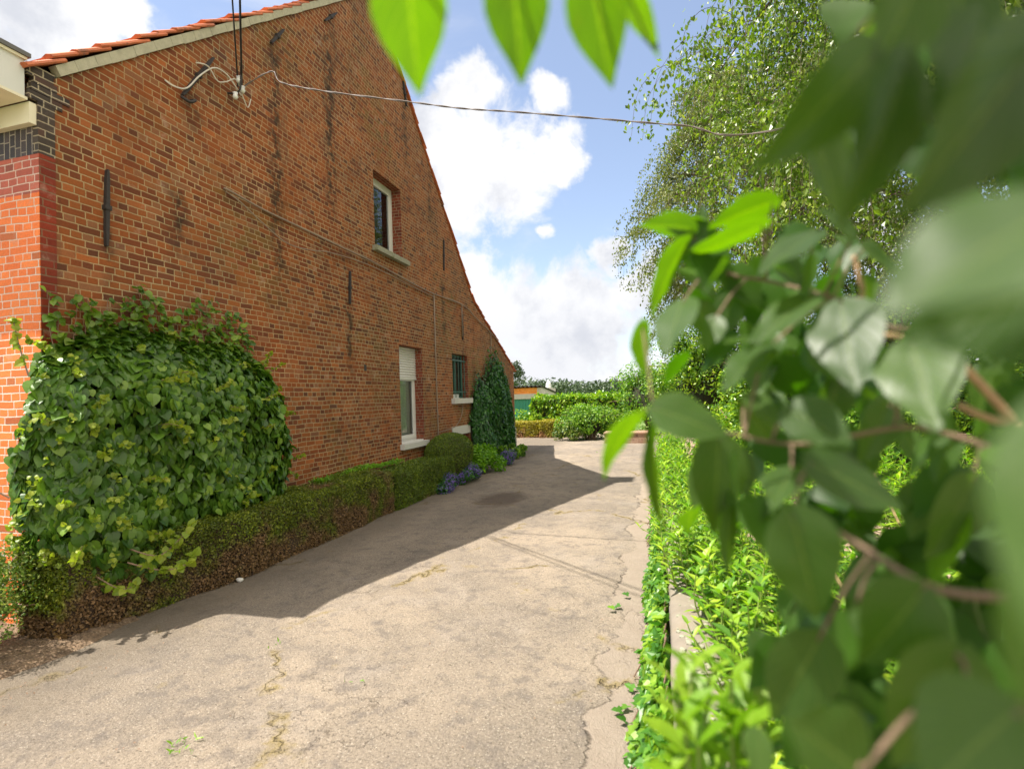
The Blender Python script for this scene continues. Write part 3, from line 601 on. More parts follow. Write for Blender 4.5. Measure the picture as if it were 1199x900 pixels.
# iron wall anchors
for (ya, za, yb, zb) in [(3.84, 2.25, 3.82, 1.53), (7.93, 2.19, 7.90, 1.64), (13.23, 2.22, 13.2, 1.54), (5.13, 4.09, 4.69, 3.41), (6.40, 5.26, 6.13, 4.90), (7.74, 6.42, 7.40, 6.06), (10.15, 6.64, 10.27, 6.17), (12.10, 3.85, 12.05, 3.1)]:
    a = np.array([WX+0.028, ya, za]); b = np.array([WX+0.028, yb, zb]); d = (b-a)/np.linalg.norm(b-a); pz = np.array([0, -d[2], d[1]])
    f = MB(); hw = 0.015
    V = []
    for t_, k in ((0, .6), (.12, 1), (.5, 1.25), (.88, 1), (1, .6)):
        c = a+(b-a)*t_
        for sx, sp in ((-.026, -1), (.010, -1), (.010, 1), (-.026, 1)): V.append(c + pz*hw*k*sp + np.array([sx, 0, 0]))
    F = [(3, 2, 1, 0), (16, 17, 18, 19)] + [(i*4+j, i*4+(j+1) % 4, i*4+4+(j+1) % 4, i*4+4+j) for i in range(4) for j in range(4)]
    f.add(V, F); m_ = (a+b)/2; f.box((WX-0.005, m_[1]-.032, m_[2]-.02), (WX+0.045, m_[1]+.032, m_[2]+.02))
    part(f, 'wall_anchor', M['iron'], house)
f = MB(); f.box((WX+0.003, 17.55, G-0.1), (WX+0.03, 18.21, -1.05)); part(f, 'plinth_render', M['render_grey'], house)
f = MB(); f.box((WX-0.02, 8.32, 0.55), (WX+0.002, 8.40, 0.66)); part(f, 'vent_hole', M['iron'], house)

# cables and conduits fixed to the wall
def smooth_path(pts, n=8):
    pts = np.asarray(pts, float); out = []
    for i in range(len(pts)-1):
        p0 = pts[max(i-1, 0)]; p1 = pts[i]; p2 = pts[i+1]; p3 = pts[min(i+2, len(pts)-1)]
        for t in np.linspace(0, 1, n, endpoint=False):
            out.append(0.5*((2*p1)+(-p0+p2)*t+(2*p0-5*p1+4*p2-p3)*t*t+(-p0+3*p1-3*p2+p3)*t**3))
    out.append(pts[-1]); return np.array(out)
wx = WX+0.03
f = MB(); f.tube(smooth_path([(wx-.03, 5.27, 2.60), (wx+.02, 5.31, 2.58), (wx, 5.9, 2.55), (wx, 6.65, 2.54), (wx+.03, 7.7, 2.51), (wx, 8.7, 2.52), (wx, 10, 2.46), (wx, 11.3, 2.42), (wx, 13.2, 2.46), (wx, 14.3, 2.25), (wx, 15.5, 2.02), (wx, 16.4, 1.78)]), 0.013, 7)
tag(f.build('wall_cable', M['cable_grey'], smooth=True), 'long grey cable running along the brick gable below the upper window', 'cable')
f = MB(); f.tube(smooth_path([(wx-.02, 5.28, 2.57), (wx+.03, 5.45, 2.50), (wx+.04, 5.8, 2.36), (wx+.03, 6.3, 2.22), (wx+.03, 6.85, 2.26), (wx+.01, 7.4, 2.36), (wx, 8.6, 2.43), (wx, 10, 2.39), (wx, 11.36, 2.35)]), 0.008, 7)
tag(f.build('slack_wall_cable', M['cable_grey'], smooth=True), 'pale slack cable sagging below the long grey cable on the brick gable', 'cable')
f = MB(); f.tube([(wx, 11.38, 2.40), (wx, 11.37, 0.8), (wx+.01, 11.36, -0.7), (wx, 11.36, -1.2)], 0.013, 7); f.tube(smooth_path([(wx, 11.38, -.72), (wx, 11.9, -.70), (wx, 12.5, -.64), (wx, 12.9, -.4), (wx, 13.0, -.14)]), 0.008, 6)
tag(f.build('wall_conduit', M['cable_grey'], smooth=True), 'tall vertical conduit between the shuttered window and the barred window', 'conduit')
f = MB(); f.tube([(wx, 13.18, 2.45), (wx, 13.16, 2.1), (wx, 13.15, 1.62)], 0.012, 7)
tag(f.build('wall_conduit', M['cable_grey'], smooth=True), 'short vertical conduit dropping towards the top of the barred window', 'conduit')
f = MB(); f.tube([(wx, 15.62, 2.0), (wx, 15.6, 1.5), (wx, 15.58, 0.6)], 0.012, 7)
tag(f.build('wall_conduit', M['cable_grey'], smooth=True), 'short vertical conduit disappearing into the ivy near the far corner', 'conduit')
# service bracket, white cable loops
br = thing('cable_bracket', (WX, 5.4, 3.9), 'iron hook and porcelain insulators holding cables high on the gable', 'bracket')
f = MB(); f.tube(smooth_path([(WX-.02, 5.36, 3.80), (WX+.14, 5.38, 3.80), (WX+.16, 5.4, 3.95), (WX+.15, 5.42, 4.12)]), 0.012, 7); f.tube(smooth_path([(WX-.02, 4.82, 3.42), (WX+.08, 4.80, 3.40), (WX+.09, 4.72, 3.34), (WX+.03, 4.66, 3.38)]), 0.016, 7)
part(f, 'hook', M['iron'], br, True)
for (yy, zz) in ((5.40, 3.97), (5.46, 3.88), (5.34, 3.74)):
    f = MB(); f.tube([(WX+.13, yy, zz-.05), (WX+.13, yy, zz-.02), (WX+.13, yy, zz), (WX+.13, yy, zz+.03)], [0.018, 0.034, 0.022, 0.03], 9); part(f, 'insulator', M['white_paint'], br, True)
f = MB(); wq = WX+0.05
f.tube(smooth_path([(WX, 4.49, 3.47), (wq, 4.56, 3.43), (wq, 4.72, 3.50), (wq, 4.90, 3.74), (wq+.02, 5.08, 3.93), (wq+.03, 5.25, 3.96), (wq+.05, 5.37, 3.88), (wq+.06, 5.46, 3.80)]), 0.0085, 6)
f.tube(smooth_path([(wq, 4.85, 3.86), (wq+.02, 5.0, 3.90), (wq+.03, 5.12, 3.80), (wq+.03, 5.25, 3.86), (wq+.06, 5.38, 3.95), (wq+.06, 5.5, 3.78), (wq+.05, 5.58, 3.72), (wq+.06, 5.62, 3.84)]), 0.007, 6)
tag(f.build('loose_cable_loop', M['cable_white'], smooth=True), 'loose white cable looping from a wall hole up to the bracket on the gable', 'cable')
# overhead line to the birch side
def twisted(pts, r, tw, off):
    P = smooth_path(pts, 14); n = len(P); a = np.linspace(0, tw*2*np.pi, n); A = P + np.stack([0*a, np.cos(a)*off, np.sin(a)*off], -1); B = P - np.stack([0*a, np.cos(a)*off, np.sin(a)*off], -1)
    f = MB(); f.tube(A, r, 6); f.tube(B, r, 6); return f
WIRE = [(WX+.12, 5.46, 3.90), (WX+.5, 5.52, 4.06)] + [tuple(ony(u, v, 5.5)) for u, v in ((330, 97), (380, 107), (476, 119), (540, 127), (600, 131), (700, 139), (800, 147), (910, 152))] + [(4.2, 5.5, 2.75), (9, 5.5, 3.1)]
tag(twisted(WIRE, 0.0050, 15, 0.0055).build('overhead_cable', M['cable_wire'], smooth=True), 'thin twisted overhead cable crossing the sky from the gable into the birch', 'cable')
for k, (dy, lab) in enumerate(((0.0, 'left of two black service cables rising steeply from the gable bracket'), (0.07, 'right of two black service cables rising steeply from the gable bracket'))):
    f = MB(); p0 = np.array([WX+.13, 5.38+dy, 4.0]); p1 = np.array([-3.05+dy*1.5, 3.30+dy, 4.95]); p2 = np.array([3.2+dy*2, -3.6+dy*2, 8.2])
    f.tube(smooth_path([p0 + np.array([0, 0, -.12]), p0, (p0+p1)/2 + np.array([0, 0, -.02]), p1, (p1+p2)/2+np.array([0, 0, -.1]), p2], 8), 0.009 + 0.003*k, 7)
    tag(f.build('service_cable', M['cable_black'], smooth=True), lab, 'cable', 'black service cables above the bracket')

# ------------------------------------------------------------------ plants against the house
def shell_box(x0, x1, y0, y1, z0, z1, n, rnd=0.06, bulge=0.03, seed=0):
    """points and normals over the clipped faces of a hedge"""
    r = np.random.default_rng(seed); dx, dy, dz = x1-x0, y1-y0, z1-z0
    A = np.array([dy*dz, dx*dz, dx*dz, dx*dy]); k = r.choice(4, n, p=A/A.sum()); u = r.random((n, 3)); N = np.zeros((n, 3))
    P = np.array([x0, y0, z0]) + u*np.array([dx, dy, dz])
    for i, (ax, val, s) in enumerate(((0, x1, 1), (1, y0, -1), (1, y1, 1), (2, z1, 1))):
        q = k == i; P[q, ax] = val; N[q, ax] = s
    c = np.array([(x0+x1)/2, (y0+y1)/2, (z0+z1)/2]); h = np.array([dx, dy, dz])/2-rnd
    q = np.clip(P-c, -h, h); d = P-c-q; L = np.linalg.norm(d, axis=1, keepdims=True)
    P = c+q+d/np.maximum(L, 1e-6)*np.minimum(L, rnd); N = norm(N + d*4)
    P = P + N*(bulge*vnoise(P, 4.0, seed+1) + 0.5*bulge*vnoise(P, 13.0, seed+2) + r.normal(0, 0.012, n)-0.012)[:, None]
    return P, N
def core_box(x0, x1, y0, y1, z0, z1, ins, seed):
    nx, ny, nz = 6, max(6, int((y1-y0)/0.12)), 8; V = []; F = []
    bm = bmesh.new(); bmesh.ops.create_cube(bm, size=1.0); bmesh.ops.subdivide_edges(bm, edges=bm.edges[:], cuts=9, use_grid_fill=True)
    V = np.array([v.co[:] for v in bm.verts]); F = [[v.index for v in f.verts] for f in bm.faces]; bm.free()
    V = V*np.array([x1-x0-2*ins, y1-y0-2*ins, z1-z0-ins]) + np.array([(x0+x1)/2, (y0+y1)/2, (z0+z1-ins)/2])
    V = V + np.stack([0.03*vnoise(V, 5, seed), 0*V[:, 0], 0.02*vnoise(V, 5, seed+1)], -1); return V, F
def taper(P): 
    k = np.clip((4.7-P[:, 1])/1.6, 0, 1); P = P.copy(); P[:, 0] = -4.93+(P[:, 0]+4.93)*(1-.40*k); return P
def hedge(name, b, n, mat, leaf, label, cat='hedge', group=None, seed=0, tm=DIAM, bulge=0.03, core='hedge_core'):
    t = thing(name, ((b[0]+b[1])/2, (b[2]+b[3])/2, b[4]), label, cat, group)
    V, F = core_box(*b, 0.045, seed); V = taper(V); part(MB().add(V, F), 'twig_shade_core', M[core], t)  # solid twig-brown core, added to block light inside the foliage
    P, N = shell_box(*b, n, seed=seed, bulge=bulge); P = taper(P); m = MB(); outward_leaves(m, tm, P, N, leaf, 1.3, 0.05)
    part(m, 'clipped_foliage', M[mat], t); return t
hedge('box_hedge', (-4.93, -4.16, 3.08, 7.88, G-0.02, -1.10), 66000, 'box', 0.026, 'long clipped box hedge with brown dead patches along the base of the gable', seed=20, bulge=0.035)
hedge('box_hedge', (-4.84, -4.13, 7.93, 10.45, G-0.02, -1.16), 30000, 'box_green', 0.028, 'shorter green box hedge section under the shuttered window', seed=23, bulge=0.03)
# domed topiary
def dome(name, c, R, n, mat, leaf, label, cat, seed):
    t = thing(name, (c[0], c[1], G), label, cat); r = np.random.default_rng(seed)
    def surf(d, k=1.0):
        P = np.array(c)+d*np.array(R)*k; low = d[:, 2] < 0
        P[low, 2] = c[2] + d[low, 2]*(c[2]-G); q = norm(np.stack([d[:, 0], d[:, 1], 0*d[:, 2]], -1)); hr = np.sqrt(1-np.clip(d[:, 2], -1, 1)**2)
        P[low, 0] = c[0]+q[low, 0]*R[0]*k*np.maximum(hr[low], .93); P[low, 1] = c[1]+q[low, 1]*R[1]*k*np.maximum(hr[low], .93); return P
    d = norm(r.normal(size=(n, 3))); P = surf(d); P += d*(0.02*vnoise(P, 6, seed)+r.normal(0, .01, n))[:, None]
    m = MB(); outward_leaves(m, DIAM, P, d, leaf, 1.2, 0.05); part(m, 'clipped_foliage', M[mat], t)
    bm = bmesh.new(); bmesh.ops.create_icosphere(bm, subdivisions=4, radius=1); V = np.array([v.co[:] for v in bm.verts]); F = [[v.index for v in f.verts] for f in bm.faces]; bm.free()
    part(MB().add(surf(norm(V), 0.93), F), 'twig_shade_core', M['hedge_core'], t); return t  # solid brown core keeps light from passing through the dome
dome('topiary_dome', (-4.50, 11.12, -1.13), (0.42, 0.88, 0.40), 26000, 'box_green', 0.03, 'rounded green topiary dome at the end of the box hedges', 'topiary', 31)

# climbing hydrangea smothering the house corner
t = thing('climbing_hydrangea', (-4.7, 4.3, G), 'big leafy climbing hydrangea bulging from the house corner above the hedge', 'climber')
HC = np.array([-4.92, 4.46, -0.42]); HR = np.array([0.52, 1.40, 1.14])
def hyd(n, k, seed, e=3.2):
    r = np.random.default_rng(seed); out = []
    d = norm(r.normal(size=(n*4, 3))); s = (np.abs(d/1.0)**e).sum(1)**(-1/e); Q = d*s[:, None]
    P = HC + Q*HR*k; Nn = norm(np.sign(Q)*np.abs(Q)**(e-1)/HR)
    P = P + Nn*(0.075*vnoise(P, 4.0, 41) + 0.05*vnoise(P, 10, 42))[:, None]
    top = P[:, 2] > HC[2]+0.45*HR[2]                       # the top thins towards the wall
    P[top, 0] = WX + (P[top, 0]-WX)*np.clip(1-0.75*(P[top, 2]-HC[2]-0.45*HR[2])/(0.55*HR[2]), 0.25, 1)
    P[:, 0] += 0.16*np.clip((-.5-P[:, 2])/.8, 0, 1)*np.clip((4.4-P[:, 1])/1.0, 0, 1)*(P[:, 0] > WX)
    trim = P[:, 1]/-P[:, 0] > .625 + .05*np.clip((P[:, 2]+.3)/.9, 0, 1)
    ok = trim & ((P[:, 0] > WX+0.01) | ((P[:, 1] < 3.24) & (P[:, 0] > WX-0.10))) & (P[:, 2] > -1.44 + 0.10*np.sin(P[:, 1]*5) + .28*np.clip((P[:, 1]-3.7)/.6, 0, 1)); P, Nn = P[ok][:n], Nn[ok][:n]; return P, Nn
P, N = hyd(5200, 1.0, 1); P2, N2 = hyd(2200, 0.87, 2)
m = MB(); 
S = 0.088
outward_leaves(m, HEART, P, N, S, 0.75, 0.72, 0.42); outward_leaves(m, HEART, P2, N2, S, 0.9, 0.6); 
r = np.random.default_rng(5)
stems = MB()
# upright young shoots standing against the wall
m0 = m; m = MB()
for i in range(26):
    y = 3.30+2.35*(i+r.uniform(-.4, .4))/26; zt = 0.86 + 0.26*math.sin((y-3.1)*1.05) + r.uniform(-.22, .16); zb = 0.1
    n = 10; zs = np.linspace(zb, zt, n); px = np.full(n, WX+0.05)+np.linspace(0.05, 0.0, n); py = y + 0.03*np.sin(zs*6+i)
    stems.tube(np.stack([px, py, zs], -1), np.linspace(.006, .003, n), 5)
    k = r.integers(16, 30); q = r.uniform(0.1, 1, k)**0.7; pp = np.stack([np.interp(q, np.linspace(0, 1, n), px)+r.uniform(0, .05, k), np.interp(q, np.linspace(0, 1, n), py)+r.normal(0, .03, k), zb+(zt-zb)*q], -1)
    Nn = norm(np.stack([r.uniform(.3, 1, k), r.normal(0, .5, k), r.uniform(.1, 1, k)], -1)); D = np.stack([r.uniform(0, .8, k), r.normal(0, 1, k), r.normal(-.3, .4, k)], -1)
    m.scatter(HEART, pp, D, Nn, r.uniform(.05, .085, k))
part(m0, 'foliage', M['hydrangea'], t); part(m, 'young_shoots', M['hydrangea_shoot'], t)
# lime clusters of new growth
m = MB(); P, N = hyd(420, 1.04, 9); sel = (P[:, 1] < 5.2); P, N = P[sel], N[sel]; left = P[:, 1] < 3.6
idx = np.concatenate([np.where(left)[0][:30], np.where(~left)[0][:9]])
for i in idx:
    k = r.integers(5, 12); pp = P[i]+N[i]*0.03+r.normal(0, .028, (k, 3)); m.scatter(HEART, pp, norm(N[i]+r.normal(0, .8, (k, 3))), norm(N[i]+np.array([0, 0, .8])+r.normal(0, .5, (k, 3))), r.uniform(.025, .05, k))
for i in range(46):
    a, b = hyd(300, 1.0, 500+i); q = a[i*3]; nv = b[i*3]; e = q+nv*r.uniform(.08, .22)+np.array([0, r.normal(0, .1), r.uniform(-.05, .16)]); sp = smooth_path([q-nv*.05, (q+e)/2+np.array([0, 0, .02]), e], 5); stems.tube(sp, np.linspace(.004, .002, len(sp)), 4)
    for c in sp[3:]: m.scatter(HEART, np.repeat(c[None], 2, 0), r.normal(0, 1, (2, 3))+np.array([0, 0, -.4]), norm(nv+r.normal(0, .5, (2, 3))), r.uniform(.035, .06, 2))
for pth in ([(-4.35, 3.55, -1.15), (-4.12, 3.62, -1.22), (-4.05, 3.75, -1.13), (-4.02, 3.88, -1.02)], [(-4.3, 3.5, -1.25), (-4.08, 3.6, -1.33), (-4.0, 3.75, -1.34), (-3.98, 3.86, -1.28)], [(-4.6, 2.85, -.6), (-4.75, 2.72, -.45), (-4.85, 2.66, -.38)], [(-4.7, 3.05, .3), (-4.8, 3.05, .55), (-4.83, 3.03, .75)], [(-4.45, 3.35, -1.32), (-4.25, 3.4, -1.43), (-4.2, 3.5, -1.42)]):
    sp = smooth_path(pth, 6); stems.tube(sp, np.linspace(.007, .003, len(sp)), 5)
    for q in sp[3:]: m.scatter(HEART, np.repeat(q[None], 2, 0), r.normal(0, 1, (2, 3)), norm(np.array([.8, -.3, .7])+r.normal(0, .4, (2, 3))), r.uniform(.045, .08, 2))
part(m, 'new_growth', M['hydrangea_new'], t, label='lime green tufts of new growth'); part(stems, 'stems', M['bark'], t)
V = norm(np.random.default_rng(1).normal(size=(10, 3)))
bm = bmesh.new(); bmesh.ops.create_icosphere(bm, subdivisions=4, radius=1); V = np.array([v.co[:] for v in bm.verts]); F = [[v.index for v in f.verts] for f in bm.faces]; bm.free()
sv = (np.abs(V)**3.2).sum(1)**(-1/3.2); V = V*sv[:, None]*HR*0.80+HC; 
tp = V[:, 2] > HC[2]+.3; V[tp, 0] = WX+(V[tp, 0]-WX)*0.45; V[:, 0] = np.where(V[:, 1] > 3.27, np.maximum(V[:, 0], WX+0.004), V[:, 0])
part(MB().add(V, F), 'shade_core', M['core'], t)  # near-black hull stands for the shade between the leaves

# ivy climbing the far corner
t = thing('wall_ivy', (-4.8, 15.6, G), 'tall dark ivy climbing the gable beside the far house corner', 'ivy'); m = MB(); r = np.random.default_rng(8)
def ivy_top(y): return np.interp(y, [13.55, 13.7, 14.1, 14.5, 14.9, 15.3, 15.8, 16.3, 16.9, 17.4, 17.6], [-.7, .0, .36, .40, .62, .98, 1.10, .98, .50, -.25, -1.2])
n = 9000; y = r.uniform(13.55, 17.6, n); z = G-0.05 + (ivy_top(y)+0.17*vnoise(np.stack([y, y, y], -1), 7, 3)-G)*r.uniform(0, 1, n)**0.85
th = 0.10+0.30*np.sin(np.pi*np.clip((y-13.5)/4.15, 0, 1))**.6*np.clip((ivy_top(y)-z)/0.8, 0.25, 1)*(0.8+0.3*vnoise(np.stack([y, z, z*0], -1), 4, 8))
P = np.stack([WX+th*r.uniform(.75, 1.05, n), y, z], -1); N = norm(np.stack([np.ones(n), (y-15.6)*0.3, 0.25+0*y], -1)+r.normal(0, .3, (n, 3)))
outward_leaves(m, IVY, P, N, 0.085, 0.8, 0.7)
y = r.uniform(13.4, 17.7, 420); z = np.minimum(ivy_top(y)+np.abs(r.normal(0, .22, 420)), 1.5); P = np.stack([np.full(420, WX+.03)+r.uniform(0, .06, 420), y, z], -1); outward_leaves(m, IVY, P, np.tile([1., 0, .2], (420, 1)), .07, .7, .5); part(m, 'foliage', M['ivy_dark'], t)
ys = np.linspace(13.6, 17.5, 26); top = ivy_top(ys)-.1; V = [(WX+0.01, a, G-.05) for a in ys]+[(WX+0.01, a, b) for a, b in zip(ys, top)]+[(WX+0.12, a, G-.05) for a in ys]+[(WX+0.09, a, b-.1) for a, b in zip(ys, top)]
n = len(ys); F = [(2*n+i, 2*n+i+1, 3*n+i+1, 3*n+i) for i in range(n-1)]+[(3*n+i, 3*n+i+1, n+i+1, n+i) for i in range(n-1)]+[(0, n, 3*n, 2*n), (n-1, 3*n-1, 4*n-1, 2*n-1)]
part(MB().add(V, F), 'ivy_shade_core', M['core'], t)  # near-black backing stands for the shade behind the ivy leaves

# flower bed clumps beyond the hedge
def clump(name, c, R, n, mat, leaf, label, cat, seed, tm=OVAL, flowers=0, group=None, lumps=14):
    t = thing(name, (c[0], c[1], G), label, cat, group)
    P, N = lumpy((c[0], c[1], c[2]), R, lumps, n, min(R)*0.6, seed); P[:, 2] = np.maximum(P[:, 2], G+.01); m = MB(); outward_leaves(m, tm, P, N, leaf, 0.9, 0.15); part(m, 'foliage', M[mat], t)
    if flowers:
        P, N = lumpy((c[0]+.05, c[1], c[2]+.03), R, lumps, flowers, min(R)*0.62, seed, shell=0.97); P[:, 2] = np.maximum(P[:, 2], G+.03); m = MB(); sel = vnoise(P, 6.0, seed+3) > -0.25; P, N = P[sel], N[sel]
        for k in range(4):
            T = rnd_unit(len(P)); m.scatter(OVAL, P+N*0.01, T-(T*N).sum(1, keepdims=True)*N*0.8, N, 0.020)
        part(m, 'blossoms', M['flower'], t)
    return t
clump('bellflower_clump', (-4.05, 9.75, G+.09), (.22, .42, .15), 1500, 'ivy_dark', .05, 'low purple bellflower clump nearest the camera at the end of the box hedge', 'flowers', 51, flowers=900)
clump('bellflower_clump', (-3.98, 10.85, G+.10), (.22, .50, .17), 1500, 'ivy_dark', .05, 'low purple bellflower clump between topiary dome and bright green leafy clump', 'flowers', 52, flowers=900)
clump('bellflower_clump', (-3.98, 13.75, G+.12), (.26, .50, .17), 1200, 'ivy_dark', .05, 'purple bellflower clump beside the foot of the dark wall ivy', 'flowers', 53, flowers=1100)
clump('leafy_perennial', (-4.10, 12.35, G+.24), (.34, .62, .30), 2600, 'green_clump', .085, 'bright green leafy clump below the stone lintel of the cellar opening', 'plant', 54)
clump('leafy_perennial', (-4.25, 15.4, G+.13), (.40, 1.0, .20), 2200, 'shrub', .075, 'low green leafy clump at the foot of the ivy near the far corner', 'plant', 55)
# small-leaved shrub on the soil in front of the facade
t = thing('cotoneaster_shrub', (-4.95, 2.85, G), 'small-leaved pale green shrub on bare soil at the left house corner', 'shrub')
P, N = lumpy((-4.86, 2.74, -1.34), (.46, .28, .42), 50, 11000, .16, 61); m = MB(); P[:, 2] = np.maximum(P[:, 2], G+.02); outward_leaves(m, OVAL, P, N, .024, 1.3, .05); part(m, 'foliage', M['shrub_pale'], t)
m = MB(); r = np.random.default_rng(6)
for i in range(34):
    e = np.array([-4.98, 2.78, -1.36])+norm(r.normal(size=(1, 3)))[0]*np.array([.5, .36, .5]); e[2] = max(e[2], -1.5); m.tube(smooth_path([(-4.98+r.uniform(-.1, .1), 2.85, G), (e+np.array([-4.98, 2.8, -1.5]))/2, e], 4), [.006]*8+[.003], 4)
part(m, 'stems', M['bark'], t)
t = thing('inner_hedge_plant', (-4.93, 7.6, G), 'low mat of fresh green leaves between hedge top and gable wall', 'plant')
m = MB(); n = 1800; r = np.random.default_rng(12); P = np.stack([r.uniform(-4.88, -4.66, n), r.uniform(6.7, 9.3, n), np.zeros(n)], -1); P[:, 2] = -1.11+.05*vnoise(P, 5, 2)+r.uniform(0, .05, n); outward_leaves(m, OVAL, P, np.tile([0.2, 0, 1.], (n, 1)), .035, 1.2, .05); part(m, 'foliage', M['green_clump'], t)
# fallen bits on the drive
for i, (u, v, s, lab) in enumerate(((281, 681, .03, 'small pale stone lying at the foot of the brown hedge'), (62, 735, .022, 'small tan pebble on the soil beside the pale shrub'), (125, 718, .02, 'small grey pebble between soil and hedge end'))):
    bm = bmesh.new(); bmesh.ops.create_icosphere(bm, subdivisions=2, radius=1); V = np.array([q.co[:] for q in bm.verts]); F = [[q.index for q in f_.verts] for f_ in bm.faces]; bm.free()
    V = V*(1+.22*vnoise(V, 2.0, i))[:, None]*np.array([s*1.4, s, s*.7])+onz(u, v)+np.array([0, 0, s*.5+.005]); tag(MB().add(V, F).build('pebble', M['stone'], smooth=True), lab, 'stone')
m = MB(); r = np.random.default_rng(17); n = 420; P = np.stack([r.uniform(-4.2, -.2, n), r.uniform(1.5, 14, n), np.full(n, G+.016)], -1); P = np.concatenate([P, np.stack([-4.05+np.abs(r.normal(0, .18, 700)), r.uniform(2.2, 10, 700), np.full(700, G+.016)], -1)])
m.scatter(DIAM, P, np.stack([r.normal(size=len(P)), r.normal(size=len(P)), r.normal(0, .25, len(P))], -1), np.tile([0, 0, 1.], (len(P), 1))+r.normal(0, .3, (len(P), 3)), r.uniform(.006, .02, len(P)))
tag(m.build('leaf_litter', M['bark']), 'tiny brown leaf litter strewn over the pale drive', 'leaf litter', kind='stuff')
m = MB()
for (u, v, k) in ((210, 880, 14), (700, 530, 8), (325, 755, 5), (205, 877, 8), (420, 800, 4)):
    c = onz(u, v); P = c+np.stack([r.normal(0, .03, k), r.normal(0, .03, k), np.full(k, .012)], -1); m.scatter(LANCE, P, np.stack([r.normal(0, .6, k), r.normal(0, .6, k), np.full(k, .5)], -1), r.normal(0, 1, (k, 3)), r.uniform(.02, .045, k))
tag(m.build('crack_weeds', M['green_clump']), 'tiny green weeds growing from cracks in the drive', 'weeds', kind='stuff')

# ------------------------------------------------------------------ right hand side: garden wall with ivy
f = MB(); r = random.Random(3); yy = -3.0
gw = thing('garden_wall', (0.13, 7, G), 'low crumbling concrete garden wall edging the drive, hung with ivy', 'wall')
V, F = sheet(0, 1, 0, 1, 10, 200, lambda V: 0*V[:, 0])
NY = 260; prof = [(0.0, G-.1), (0.0, -1.30), (0.012, -1.275), (0.06, -1.265), (0.12, -1.262), (0.2, -1.27), (0.262, -1.30), (0.268, -1.5)]
ys = np.linspace(-3, 17.2, NY); VV = []
for j, y in enumerate(ys):
    for i, (x, z) in enumerate(prof): VV.append((x, y, z))
VV = np.array(VV); nn = vnoise(VV, 5, 71); n2 = vnoise(VV, 23, 72)
top = np.tile(np.array([0, 0, .4, 1, 1, 1, .8, .0]), NY); VV[:, 2] += top*(.012*nn+.008*n2); VV[:, 0] += (.006*nn+.004*n2)
k = len(prof); F = [(j*k+i, j*k+i+1, (j+1)*k+i+1, (j+1)*k+i) for j in range(NY-1) for i in range(k-1)]; F = [q[::-1] for q in F]
part(MB().add(VV, F), 'wall_body', M['concrete'], gw, True)
m = MB(); rr = np.random.default_rng(77); n = 900; P = np.stack([rr.uniform(.03, .24, n), rr.uniform(.5, 12, n), np.full(n, -1.262)], -1)
bm = bmesh.new(); bmesh.ops.create_icosphere(bm, subdivisions=1, radius=1); PV = np.array([q.co[:] for q in bm.verts]); PFc = [[q.index for q in f_.verts] for f_ in bm.faces]; bm.free()
m.scatter((PV*np.array([1, .8, .5]), PFc), P, np.stack([rr.normal(size=n), rr.normal(size=n), 0*P[:, 0]], -1), np.tile([0, 0, 1.], (n, 1)), rr.uniform(.006, .022, n)); part(m, 'loose_chips', M['mossy_stone'], gw)
t = thing('trailing_ivy', (-.08, 5, G), 'sunlit ivy trailing down the drive side of the low garden wall', 'ivy'); m = MB(); r = np.random.default_rng(81)
n = 13000; y = 1.0+13.5*r.random(n)**1.25; z = G+.02+(.44+.06*vnoise(np.stack([y, y, y], -1), 3, 2))*r.random(n)**.8; out = .05+.14*np.clip((-1.25-z)/.5, 0, 1)*(0.8+.5*vnoise(np.stack([y, z, 0*y], -1), 6, 5))
P = np.stack([-out*r.uniform(.45, 1.1, n), y, z], -1); N = norm(np.stack([-np.ones(n), 0*y-.2, .55+0*y], -1)+r.normal(0, .35, (n, 3))); outward_leaves(m, IVY, P, N, .058, .9, .55, .45)
for (u, v) in ((726, 712), (719, 716), (736, 700), (735, 832), (728, 838), (742, 812), (733, 850)): 
    c = onz(u, v); m.scatter(IVY, c[None]+np.array([[0, 0, .03]]), np.array([[-1, -.3, .2]])+r.normal(0, .5, (1, 3)), np.array([[-.3, -.3, 1.]]), .06)
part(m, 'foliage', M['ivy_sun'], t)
m = MB()
for i in range(60):
    y = r.uniform(1.2, 12); m.tube(smooth_path([(-.02, y, -1.27), (-.08, y-.05, -1.45), (-.14-.1*r.random(), y-.1*r.random(), G+.02)], 4), .004, 4)
part(m, 'trailing_stems', M['bark'], t)

# garden perennials: opposite lance leaves on upright stems
def perennial(mb, st, base, h, lean, leaf, r, pairs=None, tm=LANCE):
    pairs = pairs or max(4, int(h/.055)); top = base+np.array([lean[0], lean[1], h]); mid = (base+top)/2+np.array([r.normal(0, .02), r.normal(0, .02), .03]); sp = smooth_path([base, mid, top], 6); st.tube(sp, np.linspace(.0055, .0025, len(sp)), 4)
    tt = np.linspace(.15, 1.0, pairs)
    for i, q in enumerate(tt):
        c = np.array([np.interp(q, np.linspace(0, 1, len(sp)), sp[:, a]) for a in range(3)]); a = i*1.7+r.uniform(0, .6); up = .35+.9*q**3
        for s in (0, math.pi):
            D = np.array([math.cos(a+s), math.sin(a+s), up]); N = np.array([-math.cos(a+s)*.5, -math.sin(a+s)*.5, 1.0]); mb.scatter(tm, c[None], D[None], N[None], leaf*(1.15-.45*q)*r.uniform(.8, 1.2))
t = thing('perennial_bed', (1.5, 6, -1.35), 'mass of bright green leafy perennials filling the bed behind the wall', 'plants', kind='stuff'); m = MB(); m2 = MB(); st = MB(); r = np.random.default_rng(91)
